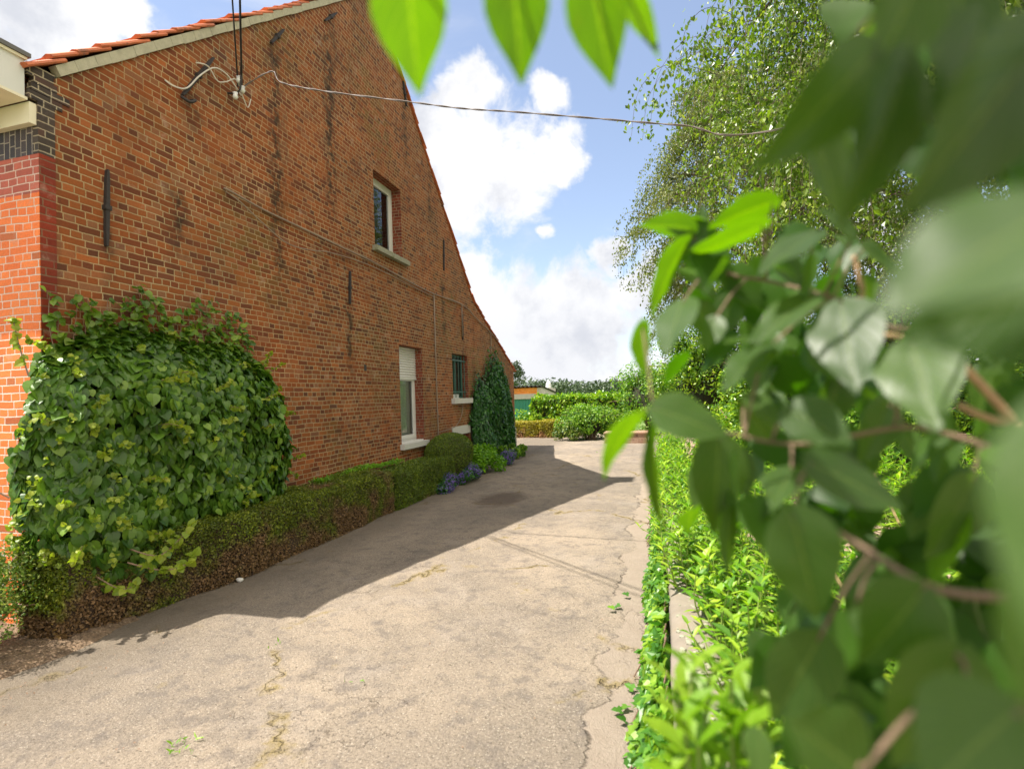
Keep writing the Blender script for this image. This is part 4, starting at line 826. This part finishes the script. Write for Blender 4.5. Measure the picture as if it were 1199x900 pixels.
for i in range(2500):
    y = 1.5+7.5*r.random()**1.1; x = .22+r.random()**1.25*(1.0+.46*y)
    if i > 2050: y = 3.55+9*r.random(); x = r.uniform(.02, .34)
    if 1.05 < x < 1.95 and 4.2 < y < 6.2 and r.random() < .8: continue
    perennial(m, st, np.array([x, y, -1.36]), r.uniform(.20, .40)+.055*y*r.random()*(1.0 if x > .45 else .4), r.normal(0, .08, 2)-np.array([.06 if x < .4 else 0, 0]), r.uniform(.075, .135), r) if i % 3 else perennial(m2, st, np.array([x, y, -1.36]), r.uniform(.16, .42)+.05*y*r.random()*(1.0 if x > .45 else .4), r.normal(0, .09, 2), r.uniform(.06, .12), r, None, OVAL)
part(m, 'foliage', M['perennial'], t); part(m2, 'broad_foliage', M['shrub'], t); part(st, 'stems', M['green_stem'], t)
m = MB(); 
for (p, q) in (((.9, 2.6, -1.34), (.62, 2.9, -.62)), ((.55, 2.2, -1.34), (.48, 2.5, -.78)), ((1.5, 3.8, -1.34), (1.28, 4.0, -.5))): m.tube(smooth_path([p, ((p[0]+q[0])/2+.03, (p[1]+q[1])/2, (p[2]+q[2])/2), q], 6), .0085, 6)
part(m, 'dry_stalks', M['dry'], t)
# tall lime plant close in front of the camera
t = thing('lime_perennial', (.2, .85, -1.35), 'tall lime green leafy plant sprouting beside the wall nearest the camera', 'plant'); m = MB(); st = MB(); r = np.random.default_rng(95)
for i in range(32):
    c = at(r.uniform(785, 895), 900+r.uniform(-10, 140), r.uniform(.6, .95)); tp = at(c[0]*0+r.uniform(770, 905), r.uniform(760, 880), 1.0); hh = r.uniform(.05, .16)
    b = np.array([c[0], c[1], -1.3]); tip = at(r.uniform(785, 900), r.uniform(785, 915), np.dot(c, CF)*1.05)
    perennial(m, st, b, max(.1, tip[2]-b[2]), (tip[0]-b[0], tip[1]-b[1]), r.uniform(.055, .085), r, 12, OVAL)
part(m, 'foliage', M['bright_plant'], t); part(st, 'stems', M['green_stem'], t)

# ------------------------------------------------------------------ far end of the drive
def garage():
    Y = 42.0; gl = lambda u, v: ony(u, v, Y)
    x1 = gl(634, 455)[0]; zt = gl(620, 454)[2]; xl = x1-6.0
    t = thing('garage', (x1-3, Y+3, G), 'small orange brick garage with a green door behind the hedges', 'garage')
    dr = gl(624, 470)[0]; dl = dr-2.9; dz = gl(615, 467)[2]; lz = gl(615, 461)[2]
    f = MB(); f.box((xl, Y, G), (dl, Y+.3, zt)); f.box((dr, Y, G), (x1-.35, Y+.3, zt)); f.box((dl, Y, lz), (dr, Y+.3, zt)); part(f, 'front_wall', M['garage_brick'], t)
    f = MB(); f.box((dl-.3, Y-.03, dz), (dr+.25, Y+.25, lz)); part(f, 'lintel', M['render_grey'], t)
    f = MB(); f.box((x1-.35, Y-.02, G), (x1, Y+6, zt)); f.box((xl, Y+.3, G), (xl+.3, Y+6, zt)); f.box((xl+.3, Y+5.7, G), (x1-.35, Y+6, zt)); part(f, 'side_wall', M['render_grey'], t)
    f = MB(); n = 22
    for i in range(n): a = dl+(dr-dl)*i/n; b = dl+(dr-dl)*(i+1)/n; f.box((a+.006, Y+.10+(i % 2)*.03, G), (b-.006, Y+.2, dz))
    part(f, 'garage_door', M['shutter_green'], t)
    n = 120; xs = np.linspace(xl-.2, x1+.15, n); zz = zt+.10+.05*np.sin(np.arange(n)*1.0); V = []
    for yy, dzz in ((Y-.35, 0), (Y+6.3, -.55)):
        for h in (0, .05): V += [(x, yy, z_+dzz+h) for x, z_ in zip(xs, zz)]
    F = []
    for i in range(n-1): F += [(i, i+1, n+i+1, n+i)[::-1], (n+i, n+i+1, 3*n+i+1, 3*n+i), (i, 2*n+i, 2*n+i+1, i+1), (2*n+i, 3*n+i, 3*n+i+1, 2*n+i+1)[::-1]]
    part(MB().add(V, F), 'corrugated_roof', M['iron'], t)
garage()
a = ony(642, 446, 60); b = ony(642, 470, 60)
f = MB(); f.tube([(a[0], 60, G), (a[0], 60, a[2]-1.0), (a[0], 60, a[2]-.95), (a[0], 60, a[2]-.3), (a[0], 60, a[2]+.15)], [.04, .04, .36, .28, .03], 10)
tag(f.build('folded_parasol', M['white_paint']), 'white pointed folded parasol just visible beyond the laurel hedge', 'parasol')
# clipped golden hedges and the laurel behind them
p = onz(605, 512.5); q = onz(628, 513); s_ = onz(633, 513); e_ = onz(655, 513.5)
def hedge_x(name, x0, x1, y0, y1, z1, n, mat, leaf, lab, seed, tm=DIAM, bulge=.05, group=None, core='hedge_core'):
    t = thing(name, ((x0+x1)/2, (y0+y1)/2, G), lab, 'hedge', group); V, F = core_box(x0, x1, y0, y1, G, z1, .07, seed); part(MB().add(V, F), 'twig_shade_core', M[core], t)  # solid dark core stops light within the hedge
    r = np.random.default_rng(seed); A = np.array([(x1-x0)*(z1-G), (y1-y0)*(z1-G), (y1-y0)*(z1-G), (x1-x0)*(y1-y0)]); k = r.choice(4, n, p=A/A.sum()); u = r.random((n, 3)); P = np.array([x0, y0, G])+u*np.array([x1-x0, y1-y0, z1-G]); N = np.zeros((n, 3))
    for i, (ax, val, sg) in enumerate(((1, y0, -1), (0, x0, -1), (0, x1, 1), (2, z1, 1))): w_ = k == i; P[w_, ax] = val; N[w_, ax] = sg
    P += N*(bulge*vnoise(P, 3.0, seed)+bulge*.6*vnoise(P, 8.0, seed+1)+r.normal(0, bulge*.4, n))[:, None]; m = MB(); outward_leaves(m, tm, P, N, leaf, 1.3, .1); part(m, 'clipped_foliage', M[mat], t); return t
yk = 22.9; xa = ony(596, 505, yk)[0]; xb = ony(629.5, 505, yk)[0]; xc = ony(632, 505, yk-.3)[0]; xd = ony(656, 505, yk-.3)[0]; zk = ony(620, 494, yk)[2]
hedge_x('golden_hedge', xa, xb, yk, yk+.9, zk, 9000, 'box_yellow', .05, 'golden yellow clipped hedge nearer the house corner at the end of the drive', 101, bulge=.025)
hedge_x('golden_hedge', xc, xd, yk-.3, yk+.8, zk+.04, 9000, 'box_yellow', .05, 'browner golden clipped hedge in front of the laurel, beside the green shrub', 103, bulge=.025)
yl = 25.0; xa = ony(622, 480, yl)[0]; xb = ony(735, 480, yl)[0]; zl = ony(660, 466, yl)[2]
hedge_x('laurel_hedge', xa, xb, yl, yl+1.6, zl, 9000, 'laurel', .15, 'tall glossy laurel hedge across the end of the drive', 105, tm=OVAL, bulge=.13, core='core')
clump('laurel_sprig', (ony(615, 490, 26)[0], 26.0, -1.35), (.8, .6, .5), 900, 'laurel', .13, 'low bright leafy shrub between garage door and laurel hedge', 'shrub', 106)
def shrub(name, c, R, n, mat, leaf, lumps, lr, label, seed, cat='shrub', tm=OVAL, zmin=G, hang=.2, group=None, stems=True):
    t = thing(name, (c[0], c[1], zmin), label, cat, group); P, N = lumpy(c, R, lumps, n, lr, seed); P[:, 2] = np.maximum(P[:, 2], zmin+.02); m = MB(); outward_leaves(m, tm, P, N, leaf, 1.0, hang); part(m, 'foliage', M[mat], t)
    bm = bmesh.new(); bmesh.ops.create_icosphere(bm, subdivisions=3, radius=1); V = np.array([q_.co[:] for q_ in bm.verts]); F = [[q_.index for q_ in f_.verts] for f_ in bm.faces]; bm.free()
    V = V*(.50+.12*vnoise(V, 3.0, seed))[:, None]*np.array(R)+np.array(c); V[:, 2] = np.maximum(V[:, 2], zmin); part(MB().add(V, F), 'shade_core', M['core'], t)  # dark hull puts the inner shade of the bush into colour
    if stems:
        r = np.random.default_rng(seed+7); m = MB()
        for i in range(26):
            d = norm(r.normal(size=(1, 3)))[0]; d[2] = abs(d[2]); e = np.array(c)+d*np.array(R)*r.uniform(.95, 1.22); sp = smooth_path([(c[0]+r.normal(0, .1), c[1]+r.normal(0, .1), zmin), np.array(c)+d*np.array(R)*.4, e], 5); m.tube(sp, np.linspace(.025, .004, len(sp)), 4)
            k = 10; m2 = None
        part(m, 'branches', M['bark'], t)
    return t
c = ony(690, 497, 21.5); shrub('rounded_shrub', (c[0], 21.5, -1.15), (1.3, .8, .72), 7500, 'shrub', .085, 60, .28, 'rounded mid-green shrub at the end of the drive right of the golden hedges', 111)
c = ony(668, 506, 21.0); shrub('low_leafy_shrub', (c[0], 21.0, -1.42), (.6, .45, .34), 1600, 'shrub_pale', .09, 18, .18, 'low pale leafy plant between golden hedge and rounded shrub', 112, stems=False)
# low brick planter
a = ony(708, 519, 19.6); b = ony(748, 521, 19.6); f = MB(); zt = ony(725, 508, 19.6)[2]
f.box((a[0], 19.6, G-.05), (b[0]+.3, 20.6, zt)); f.box((a[0]-.03, 19.57, zt), (b[0]+.33, 20.63, zt+.05)); tp_ = thing('brick_planter', ((a[0]+b[0])/2, 20.1, G), 'low dusty brick planter at the bend of the drive', 'planter'); part(f, 'planter_body', M['planter_brick'], tp_)
# sunlit boundary bushes on the right
BU = [((1.25, 8.8, -.98), (.75, .8, .72), 6500, 'laurel', .07, 46, .24, 'low sunlit bush nearest the garden wall, in the middle of the bed'),
      ((2.8, 8.3, -.92), (.95, .8, .82), 7500, 'shrub', .07, 50, .27, 'round green bush in the bed between two sunlit bushes'),
      ((4.5, 7.7, -.85), (1.0, .9, .9), 7500, 'laurel', .07, 50, .28, 'bright bush in the bed right of the round green bush'),
      ((2.3, 11.6, -.35), (1.1, 1.0, 1.35), 11000, 'laurel', .085, 60, .32, 'upright sunlit bush rising from the middle of the garden bed'),
      ((4.0, 11.2, .0), (1.4, 1.1, 1.7), 13000, 'shrub', .085, 70, .36, 'tallest bush of the garden bed, in front of the birch trunk'),
      ((-.5, 23.5, -.45), (1.5, 1.2, 1.55), 9000, 'shrub', .11, 60, .42, 'bushy sunlit shrub standing behind the brick planter'),
      ((1.7, 20.5, 0.35), (2.0, 1.6, 2.3), 16000, 'laurel', .11, 80, .48, 'tall bright yellow-green bush beneath the birches'),
      ((5.2, 18.0, 0.4), (2.4, 1.8, 2.5), 15000, 'shrub', .11, 80, .5, 'tall mid-green bush right of the bright bush, half hidden by lilac leaves'),
      ((9.2, 15.5, 0.2), (2.6, 2.0, 2.5), 13000, 'laurel', .11, 70, .55, 'wide bright bush at the far right behind the lilac'),
      ((5.4, 12.2, -.55), (1.6, 1.2, 1.2), 9000, 'shrub', .08, 60, .35, 'middle-sized green bush at the back of the garden bed'),
      ((8.6, 10.2, -.35), (1.8, 1.4, 1.4), 9000, 'shrub', .08, 60, .38, 'rightmost green bush in the garden bed, deep among the lilac leaves'),
      ((2.7, 14.6, -.75), (1.3, 1.0, 1.0), 8000, 'laurel', .08, 50, .30, 'small bright bush at the back of the bed near the drive')]
for i, (c, R, n, mt, lf, lu, lr, lab) in enumerate(BU): shrub('boundary_bush', c, R, n, mt, lf, lu, lr, lab, 121+i, cat='bush', tm=OVAL)

# birches: ascending limbs, hanging twigs
def birch(base, H, spread, n_limb, twigs, per, leaf, mat, label, seed, z0f=.28, droop=1.0, lean=(0, 0), tm=DIAM, side=None):
    r = np.random.default_rng(seed); base = np.array(base, float); t = thing('birch_tree', base, label, 'tree')
    tk = smooth_path([base, base+np.array([lean[0]*.3, lean[1]*.3, H*.35]), base+np.array([lean[0]*.7, lean[1]*.7, H*.7]), base+np.array([lean[0], lean[1], H])], 8)
    part(MB().tube(tk, np.linspace(H*.018, .02, len(tk)), 10), 'trunk', M['birch_bark'], t, True)
    lm = MB(); LP = []; LD = []
    for i in range(n_limb):
        q = z0f+(1-z0f)*(i+.5)/n_limb; b = np.array([np.interp(q, np.linspace(0, 1, len(tk)), tk[:, a]) for a in range(3)])
        az = i*2.4+r.uniform(-.5, .5) if side is None else side+r.normal(0, .9)
        L = spread*(1.05-.55*((q-z0f)/(1-z0f))**1.5)*r.uniform(.7, 1.1); h = np.array([math.cos(az), math.sin(az), 0])
        pts = [b, b+h*L*.35+np.array([0, 0, L*.32]), b+h*L*.7+np.array([0, 0, L*.42]), b+h*L+np.array([0, 0, L*.25*(1-droop*.8)])]
        sp = smooth_path(pts, 7); lm.tube(sp, np.linspace(H*.0065, .006, len(sp)), 5)
        for k in range(twigs):
            f_ = r.uniform(.22, 1.0); c = np.array([np.interp(f_, np.linspace(0, 1, len(sp)), sp[:, a]) for a in range(3)])
            a2 = az+r.normal(0, .9); l2 = r.uniform(.5, 1.3)*spread*.22; hh = np.array([math.cos(a2), math.sin(a2), 0]); dl = r.uniform(.5, 1.6)*spread*.24*droop
            tp = smooth_path([c, c+hh*l2*.6+np.array([0, 0, .10*l2]), c+hh*l2+np.array([0, 0, -.30*dl]), c+hh*l2*1.12+np.array([0, 0, -dl])], 5); lm.tube(tp, np.linspace(.006, .002, len(tp)), 3)
            j = r.integers(2, len(tp), per); P = tp[j]+(r.random((per, 1))-.5)*(tp[np.minimum(j+1, len(tp)-1)]-tp[j-1])+r.normal(0, leaf*.9, (per, 3)); LP.append(P)
    part(lm, 'branches', M['birch_twig'], t)
    P = np.concatenate(LP); n = len(P); m = MB(); D = np.stack([r.normal(0, .6, n), r.normal(0, .6, n), -np.ones(n)*.9+r.normal(0, .4, n)], -1); m.scatter(tm, P, D, r.normal(size=(n, 3))+np.array([-.3, -.3, .4]), leaf*r.uniform(.7, 1.25, n)); part(m, 'crown', M[mat], t); return t
birch((5.9, 9.9, G), 11.5, 4.9, 54, 74, 54, .088, 'birch', 'large near birch with hanging twigs filling the upper right', 141, z0f=.26, droop=.75)
birch((3.3, 18.5, G), 11.0, 4.0, 36, 52, 70, .085, 'birch_far', 'smaller grey-green birch behind the large birch', 142, z0f=.28, droop=.9)
birch((10.5, 15.0, G), 12.0, 4.6, 28, 36, 40, .085, 'birch', 'third birch far right behind the lilac leaves', 143)
# tree behind the house and the far wood
t = thing('distant_tree', (-17, 62, G), 'airy tree rising behind the garage roof beside the house corner', 'tree'); c = ony(600, 436, 62)
part(MB().tube([(c[0]-.6, 62, G), (c[0]-.5, 62, c[2]-2), (c[0]-.4, 62, c[2]+.8)], [.25, .18, .06], 7), 'trunk', M['birch_twig'], t)
P, N = lumpy((c[0]-.5, 62, c[2]-.4), (2.0, 1.8, 1.9), 34, 2600, .55, 150); m = MB(); outward_leaves(m, OVAL, P, N, .22, 1.2, .2); part(m, 'crown', M['far_tree'], t)
m = MB(); r = np.random.default_rng(160); n = 42000; D0 = 230.0; az = r.uniform(-75, 60, n)*math.pi/180
hgt = 5.6+1.5*np.sin(az*9)+1.1*np.sin(az*23+1)+.8*np.sin(az*61+2); k = 900; ca = r.uniform(-75, 60, k)*math.pi/180; ch_ = 5.3+1.5*np.sin(ca*9)+1.0*np.sin(ca*23+1)+r.normal(0, .8, k); cd = D0+r.uniform(-15, 40, k); cr_ = r.uniform(2.2, 4.2, k)
j = r.integers(0, k, n); dd = norm(r.normal(size=(n, 3))); dd[:, 2] = np.abs(dd[:, 2])*1.0-.2; P = np.stack([np.sin(ca[j])*cd[j], np.cos(ca[j])*cd[j], ch_[j]-0.6], -1)+dd*cr_[j][:, None]*np.array([1, 1, 1.0]); P[:, 2] = P[:, 2]+0
outward_leaves(m, OVAL, P, norm(dd+np.array([0, 0, .3])), 1.3, 1.0, .2)
ys = np.linspace(-78, 62, 160)*math.pi/180; V = [(math.sin(a)*D0*1.12, math.cos(a)*D0*1.12, G-.05) for a in ys]+[(math.sin(a)*D0*1.12, math.cos(a)*D0*1.12, 2.8) for a in ys]; n = len(ys); m.add(V, [(i, i+1, n+i+1, n+i) for i in range(n-1)])
tag(m.build('far_wood', M['forest']), 'long low dark wood on the horizon beyond the laurel hedge', 'woodland', kind='stuff')

# ------------------------------------------------------------------ lilac in the foreground
def blade(mb, base, tip, width, nrm, fold=.25, curl=.18, bend=0.0, ny=14, nx=9):
    """one heart-shaped lilac leaf, finely meshed: pointed tip, rounded shoulders, folded along the midrib"""
    base = np.array(base, float); tip = np.array(tip, float); d = tip-base; L = np.linalg.norm(d); d = d/L; nrm = np.array(nrm, float); nrm = nrm-d*np.dot(nrm, d); nrm /= np.linalg.norm(nrm); tx = np.cross(d, nrm)
    ts = np.linspace(0, 1, ny); prof = np.interp(ts, [0, .04, .12, .25, .38, .55, .72, .86, .95, 1], [.10, .52, .82, .98, 1.0, .84, .56, .28, .11, .0]); back = np.interp(ts, [0, .1, .3], [.10, .04, 0])
    V = []; UV = []
    for i, q in enumerate(ts):
        for s in np.linspace(-1, 1, nx):
            wv = .012*math.sin(q*14+s*3); x = s*prof[i]*width/2; y = q*L - back[i]*abs(s)*L*.9; h = fold*abs(x) - curl*L*(q**2)*.5 - .5*fold*(x*x)/(width/2)+wv*L*abs(s)
            V.append(base+tx*(x+bend*L*q*q)+d*y+nrm*h); UV.append((.5+s*.5, q))
    F = [(i*nx+j, i*nx+j+1, (i+1)*nx+j+1, (i+1)*nx+j) for i in range(ny-1) for j in range(nx-1)]; mb.add(np.array(V), F, UV)
lil = thing('lilac_bush', (1.0, .6, -1.36), 'large lilac bush with heart-shaped leaves hanging over the right foreground', 'bush')
toc = -CF                                                   # towards the viewer's side
def dirv(a, b, c): return a*CR + b*CU + c*toc
# (base u, v, depth) (tip u, v, depth) width, face direction (right, up, towards), fold, curl
LEAVES = [
 ((476, -48, .36), (491, 112, .43), .056, (-.35, .8, -.6), .40, .05), ((600, -46, .38), (611, 99, .45), .050, (.05, .8, -.6), .45, .05), ((690, -40, .39), (716, 102, .46), .048, (-.1, .8, -.6), .3, .08), ((728, -18, .44), (772, 56, .50), .024, (.3, .8, -.5), .3, .3),
 ((806, 282, .66), (746, 364, .69), .058, (-.5, .7, -.5), .3, .5), ((812, 268, .67), (750, 258, .69), .046, (-.2, .8, -.5), .3, .3), ((826, 262, .70), (772, 240, .68), .040, (-.2, .9, .4), .3, .2), ((896, 262, .62), (800, 312, .66), .052, (-.4, .8, -.45), .3, -.25), ((908, 236, .64), (826, 262, .68), .050, (-.1, .8, -.5), .3, .25), ((815, 284, .69), (824, 238, .69), .026, (-.3, .5, .9), .2, .0),
 ((800, 352, .62), (776, 412, .55), .050, (-.6, .6, .6), .12, .1), ((752, 378, .62), (751, 440, .66), .036, (-.6, .4, -.6), .3, .2), ((955, 272, .60), (886, 318, .55), .046, (-.5, .7, .55), .25, .1), ((985, 356, .54), (1001, 458, .47), .066, (-.62, .55, .6), .22, .1), ((908, 402, .57), (846, 396, .53), .034, (-.5, .7, .55), .25, .1), ((952, 346, .57), (872, 402, .53), .042, (-.52, .68, .6), .35, .2), ((896, 408, .58), (846, 452, .53), .046, (-.55, .65, .6), .25, .15), ((838, 372, .60), (826, 412, .59), .030, (-.4, .7, .7), .2, .1),
 ((1068, 402, .48), (1096, 504, .41), .064, (-.64, .55, .55), .3, .1), ((922, 478, .50), (1000, 520, .46), .052, (-.45, .7, .6), .25, .1), ((946, 540, .46), (1066, 596, .45), .050, (.0, .6, .8), .2, .1), ((750, 484, .54), (692, 542, .58), .050, (-.5, .7, -.5), .25, .6), ((766, 494, .55), (757, 616, .60), .044, (-.85, .4, -.4), .35, .35), ((766, 478, .54), (858, 508, .52), .066, (.05, .75, .7), .2, .15), ((842, 512, .55), (836, 626, .54), .060, (.1, .25, 1), .25, .05), ((928, 548, .53), (904, 592, .48), .044, (-.58, .6, .6), .2, .1), ((926, 600, .42), (962, 728, .41), .064, (.05, .35, 1), .3, .1),
 ((1020, 62, .30), (922, 190, .28), .044, (.3, -.2, .9), .4, .6), ((1060, 70, .28), (1000, 262, .28), .046, (.3, -.1, 1), .4, .2), ((1150, 20, .26), (1120, 240, .26), .056, (.2, -.1, 1), .3, .2), ((1080, -40, .3), (1030, 90, .3), .05, (.2, -.1, 1), .3, .2), ((985, 130, .36), (942, 122, .34), .026, (-.4, .8, .5), .3, .1), ((940, 130, .37), (1000, 268, .38), .050, (.5, -.2, .9), .45, .2), ((1215, 50, .24), (1062, 258, .24), .062, (.3, -.25, .9), .3, .15), ((1110, -30, .40), (1000, 60, .40), .060, (.2, -.5, .9), .3, .2), ((1130, -40, .36), (1110, 130, .36), .066, (.2, -.3, .9), .3, .2),
 ((1262, 236, .15), (1024, 364, .16), .050, (-.30, .85, .62), .16, .1), ((1262, 330, .17), (1050, 398, .19), .042, (.1, .3, .9), .2, .1), ((1275, 470, .125), (1212, 770, .118), .030, (-.7, .5, .55), .2, .1), ((1290, 640, .16), (1220, 880, .17), .040, (-.3, .6, .8), .2, .1), ((1008, 905, .31), (925, 842, .30), .058, (-.5, .65, .6), .2, .15), ((1080, 690, .36), (1010, 780, .36), .060, (.0, .2, 1), .3, .2), ((1000, 705, .42), (1085, 745, .40), .056, (-.5, .65, .6), .25, .2), ((1120, 760, .34), (1050, 905, .34), .072, (.1, .2, 1), .3, .1), ((960, 745, .45), (905, 850, .46), .060, (-.1, .4, .9), .3, .2), ((1190, 830, .26), (1080, 930, .26), .06, (-.2, .7, .8), .2, .1),
 ((1040, 470, .56), (1010, 545, .55), .050, (.2, .1, 1), .35, .2), ((1140, 560, .50), (1090, 660, .50), .06, (.2, .1, 1), .3, .2), ((870, 470, .60), (905, 520, .60), .046, (.2, .2, 1), .3, .2), ((985, 440, .60), (960, 520, .6), .05, (.3, 0, 1), .3, .2), ((905, 300, .66), (960, 345, .66), .046, (.2, .4, .9), .3, .2), ((850, 330, .70), (905, 362, .70), .044, (.1, .6, .8), .3, .2), ((860, 345, .72), (838, 400, .72), .042, (-.3, .4, .9), .3, .2), ((1000, 280, .60), (960, 240, .6), .045, (.1, .7, .7), .3, .2), ((1010, 290, .60), (1058, 320, .60), .05, (.1, .7, .7), .3, .2), ((1190, 130, .62), (1172, 215, .62), .05, (-.4, .6, .7), .3, .2), ((1160, 160, .64), (1120, 175, .64), .04, (-.2, .8, .5), .3, .2),
]
m = MB(); st = MB(); tan = MB()
TW = [[(1290, 330, .50), (1130, 360, .56), (1050, 385, .58), (985, 352, .60), (905, 330, .66), (850, 318, .69), (808, 276, .69)], [(1290, 560, .44), (1150, 520, .50), (1060, 500, .53), (940, 520, .54), (850, 506, .56), (765, 482, .57)], [(1230, 700, .36), (1100, 690, .38), (1010, 640, .42), (930, 590, .45)], [(1250, -40, .36), (1120, -45, .40), (1010, 40, .42), (940, 118, .40)], [(1240, -120, .42), (1000, -130, .46), (760, -110, .48), (590, -85, .47), (470, -95, .44)], [(1320, 226, .17), (1262, 238, .15)], [(1310, 420, .13), (1276, 468, .126)], [(1300, 900, .24), (1120, 800, .34), (1010, 900, .31)], [(1260, 180, .60), (1190, 128, .62), (1150, 165, .64)]]
TP = []
for k, tw in enumerate(TW):
    sp = smooth_path([at(*q) for q in tw], 8); st.tube(sp, np.linspace(.0035, .0016, len(sp)), 6); TP.append(sp)
TPA = np.concatenate(TP)
for tw, rad in (([(1122, 424, .52), (1150, 452, .52), (1187, 494, .52)], .0042), ([(1187, 494, .52), (1158, 490, .53), (1122, 474, .54)], .0036), ([(1187, 494, .52), (1240, 560, .5)], .0045), ([(1000, 300, .62), (1010, 345, .61), (985, 352, .6)], .003), ([(1030, 392, .57), (1072, 396, .56)], .003)):
    sp = smooth_path([at(*q) for q in tw], 6); tan.tube(sp, rad, 8)
for (b, tpp, wd, nv, fo, cu) in LEAVES:
    B = at(*b); T = at(*tpp); N = dirv(*nv); blade(m, B, T, wd, N, fo, cu)
    j = np.argmin(((TPA-B)**2).sum(1)); Q = TPA[j]
    if np.linalg.norm(Q-B) < .14: st.tube(smooth_path([Q, (Q+B)/2+np.array([0, 0, .004]), B+(T-B)*.04], 4), [.0014]*8+[.0009], 5)
rs = np.random.default_rng(303)
for i in range(84):                                         # the many smaller leaves between the big ones
    u, v, d = rs.uniform(800, 1180), rs.uniform(270, 900), rs.uniform(.5, .8)
    if u < 880 and v > 600: continue
    P0 = at(u, v, d); D = norm(np.array([[rs.normal(0, .5), rs.normal(-.25, .4), -.75]]))[0]; L = rs.uniform(.04, .068); blade(m, P0, P0+D*L, L*.66, norm(np.array([[rs.normal(-.45, .45), rs.normal(-.45, .4), .75]]))[0], .28, .25, ny=9, nx=7)
part(m, 'leaves', M['lilac'], lil, True); 
# inner foliage, then unseen leaves added to the right and overhead for shade
r = np.random.default_rng(201); m = MB()
def fill(n, ur, vr, tr, size):
    u = r.uniform(*ur, n); v = r.uniform(*vr, n); d = r.uniform(*tr, n); P = np.array([at(a, b, c) for a, b, c in zip(u, v, d)])
    for i in range(n):
        D = norm(np.array([[r.normal(0, .6), r.normal(0, .6), -.8]]))[0]; N = norm(np.array([[r.normal(-.3, .5), r.normal(-.4, .5), .8]]))[0]; L = size*r.uniform(.7, 1.25); blade(m, P[i], P[i]+D*L, L*.68, N, .3, .3, ny=8, nx=5)
fill(95, (915, 1280), (680, 980), (.45, .95), .075); fill(30, (960, 1280), (540, 720), (.5, .85), .08); fill(26, (1060, 1280), (120, 420), (.5, .9), .085); fill(20, (1090, 1290), (420, 690), (.5, .85), .085); fill(32, (850, 1040), (370, 600), (.60, .85), .07); fill(40, (795, 1000), (260, 430), (.62, .85), .066); fill(26, (980, 1300), (-60, 170), (.42, .8), .085)
# unseen flank leaves added past the right edge of the view to block skylight
n = 950; P = np.stack([r.uniform(.25, 2.0, n), r.uniform(-.9, 1.4, n), r.uniform(-1.25, 1.5, n)], -1); P = P[P[:, 0] > .60*P[:, 1]+.16]
for i in range(len(P)):
    D = norm(np.array([[r.normal(0, .6), r.normal(0, .6), -.7]]))[0]; L = r.uniform(.07, .11); blade(m, P[i], P[i]+D*L, L*.68, norm(np.array([[r.normal(0, .5), r.normal(0, .5), 1]]))[0], .3, .3, ny=7, nx=5)
# unseen crown leaves added above the camera to shade the foreground lilac
n = 1050; P = np.stack([r.uniform(.06, 1.5, n), r.uniform(-.6, .7, n), r.uniform(.6, 1.7, n)], -1)
P = np.concatenate([P, np.stack([r.uniform(-.16, .16, 190), r.uniform(.13, .30, 190), r.uniform(.42, .75, 190)], -1)])
t3 = P@CF; vv = PH/2-PF*(P@CU)/np.maximum(t3, .05); P = P[(t3 < .05) | (vv < -90)]
for i in range(len(P)):
    D = norm(np.array([[r.normal(0, .6), r.normal(0, .6), -.7]]))[0]; L = r.uniform(.07, .11); blade(m, P[i], P[i]+D*L, L*.68, norm(np.array([[r.normal(0, .5), r.normal(0, .5), 1]]))[0], .3, .3, ny=7, nx=5)
part(m, 'inner_and_shading_leaves', M['lilac_far'], lil, True)
root = np.array([1.0, .6, -1.36])
for e in ((1290, 330, .50), (1290, 560, .44), (1230, 700, .36), (1250, -40, .36), (1240, -120, .42), (1320, 226, .17), (1310, 420, .13), (1300, 900, .24), (1260, 180, .60)):
    E_ = at(*e); sp = smooth_path([root+r.normal(0, .04, 3)*np.array([1, 1, 0]), root+np.array([.1, -.1, .5]), (root+E_)/2+np.array([.25, .0, .25]), E_], 7); st.tube(sp, np.linspace(.014, .0036, len(sp)), 7)
part(st, 'branches', M['bark'], lil, True); part(tan, 'peeling_twigs', M['tan_bark'], lil, True)

for o in SC.objects:
    if o.parent is None and 'label' in o:
        k = o.name.split('.')[0]
        grp = {'boundary_bush': 'sunlit bushes along the right boundary', 'birch_tree': 'birch trees on the right', 'golden_hedge': 'golden clipped hedges at the end of the drive', 'box_hedge': 'clipped box hedges along the gable', 'bellflower_clump': 'purple bellflower clumps along the gable', 'leafy_perennial': 'leafy clumps along the gable', 'wall_conduit': 'conduits on the gable', 'pebble': 'loose stones beside the drive'}.get(k)
        if grp: o['group'] = grp
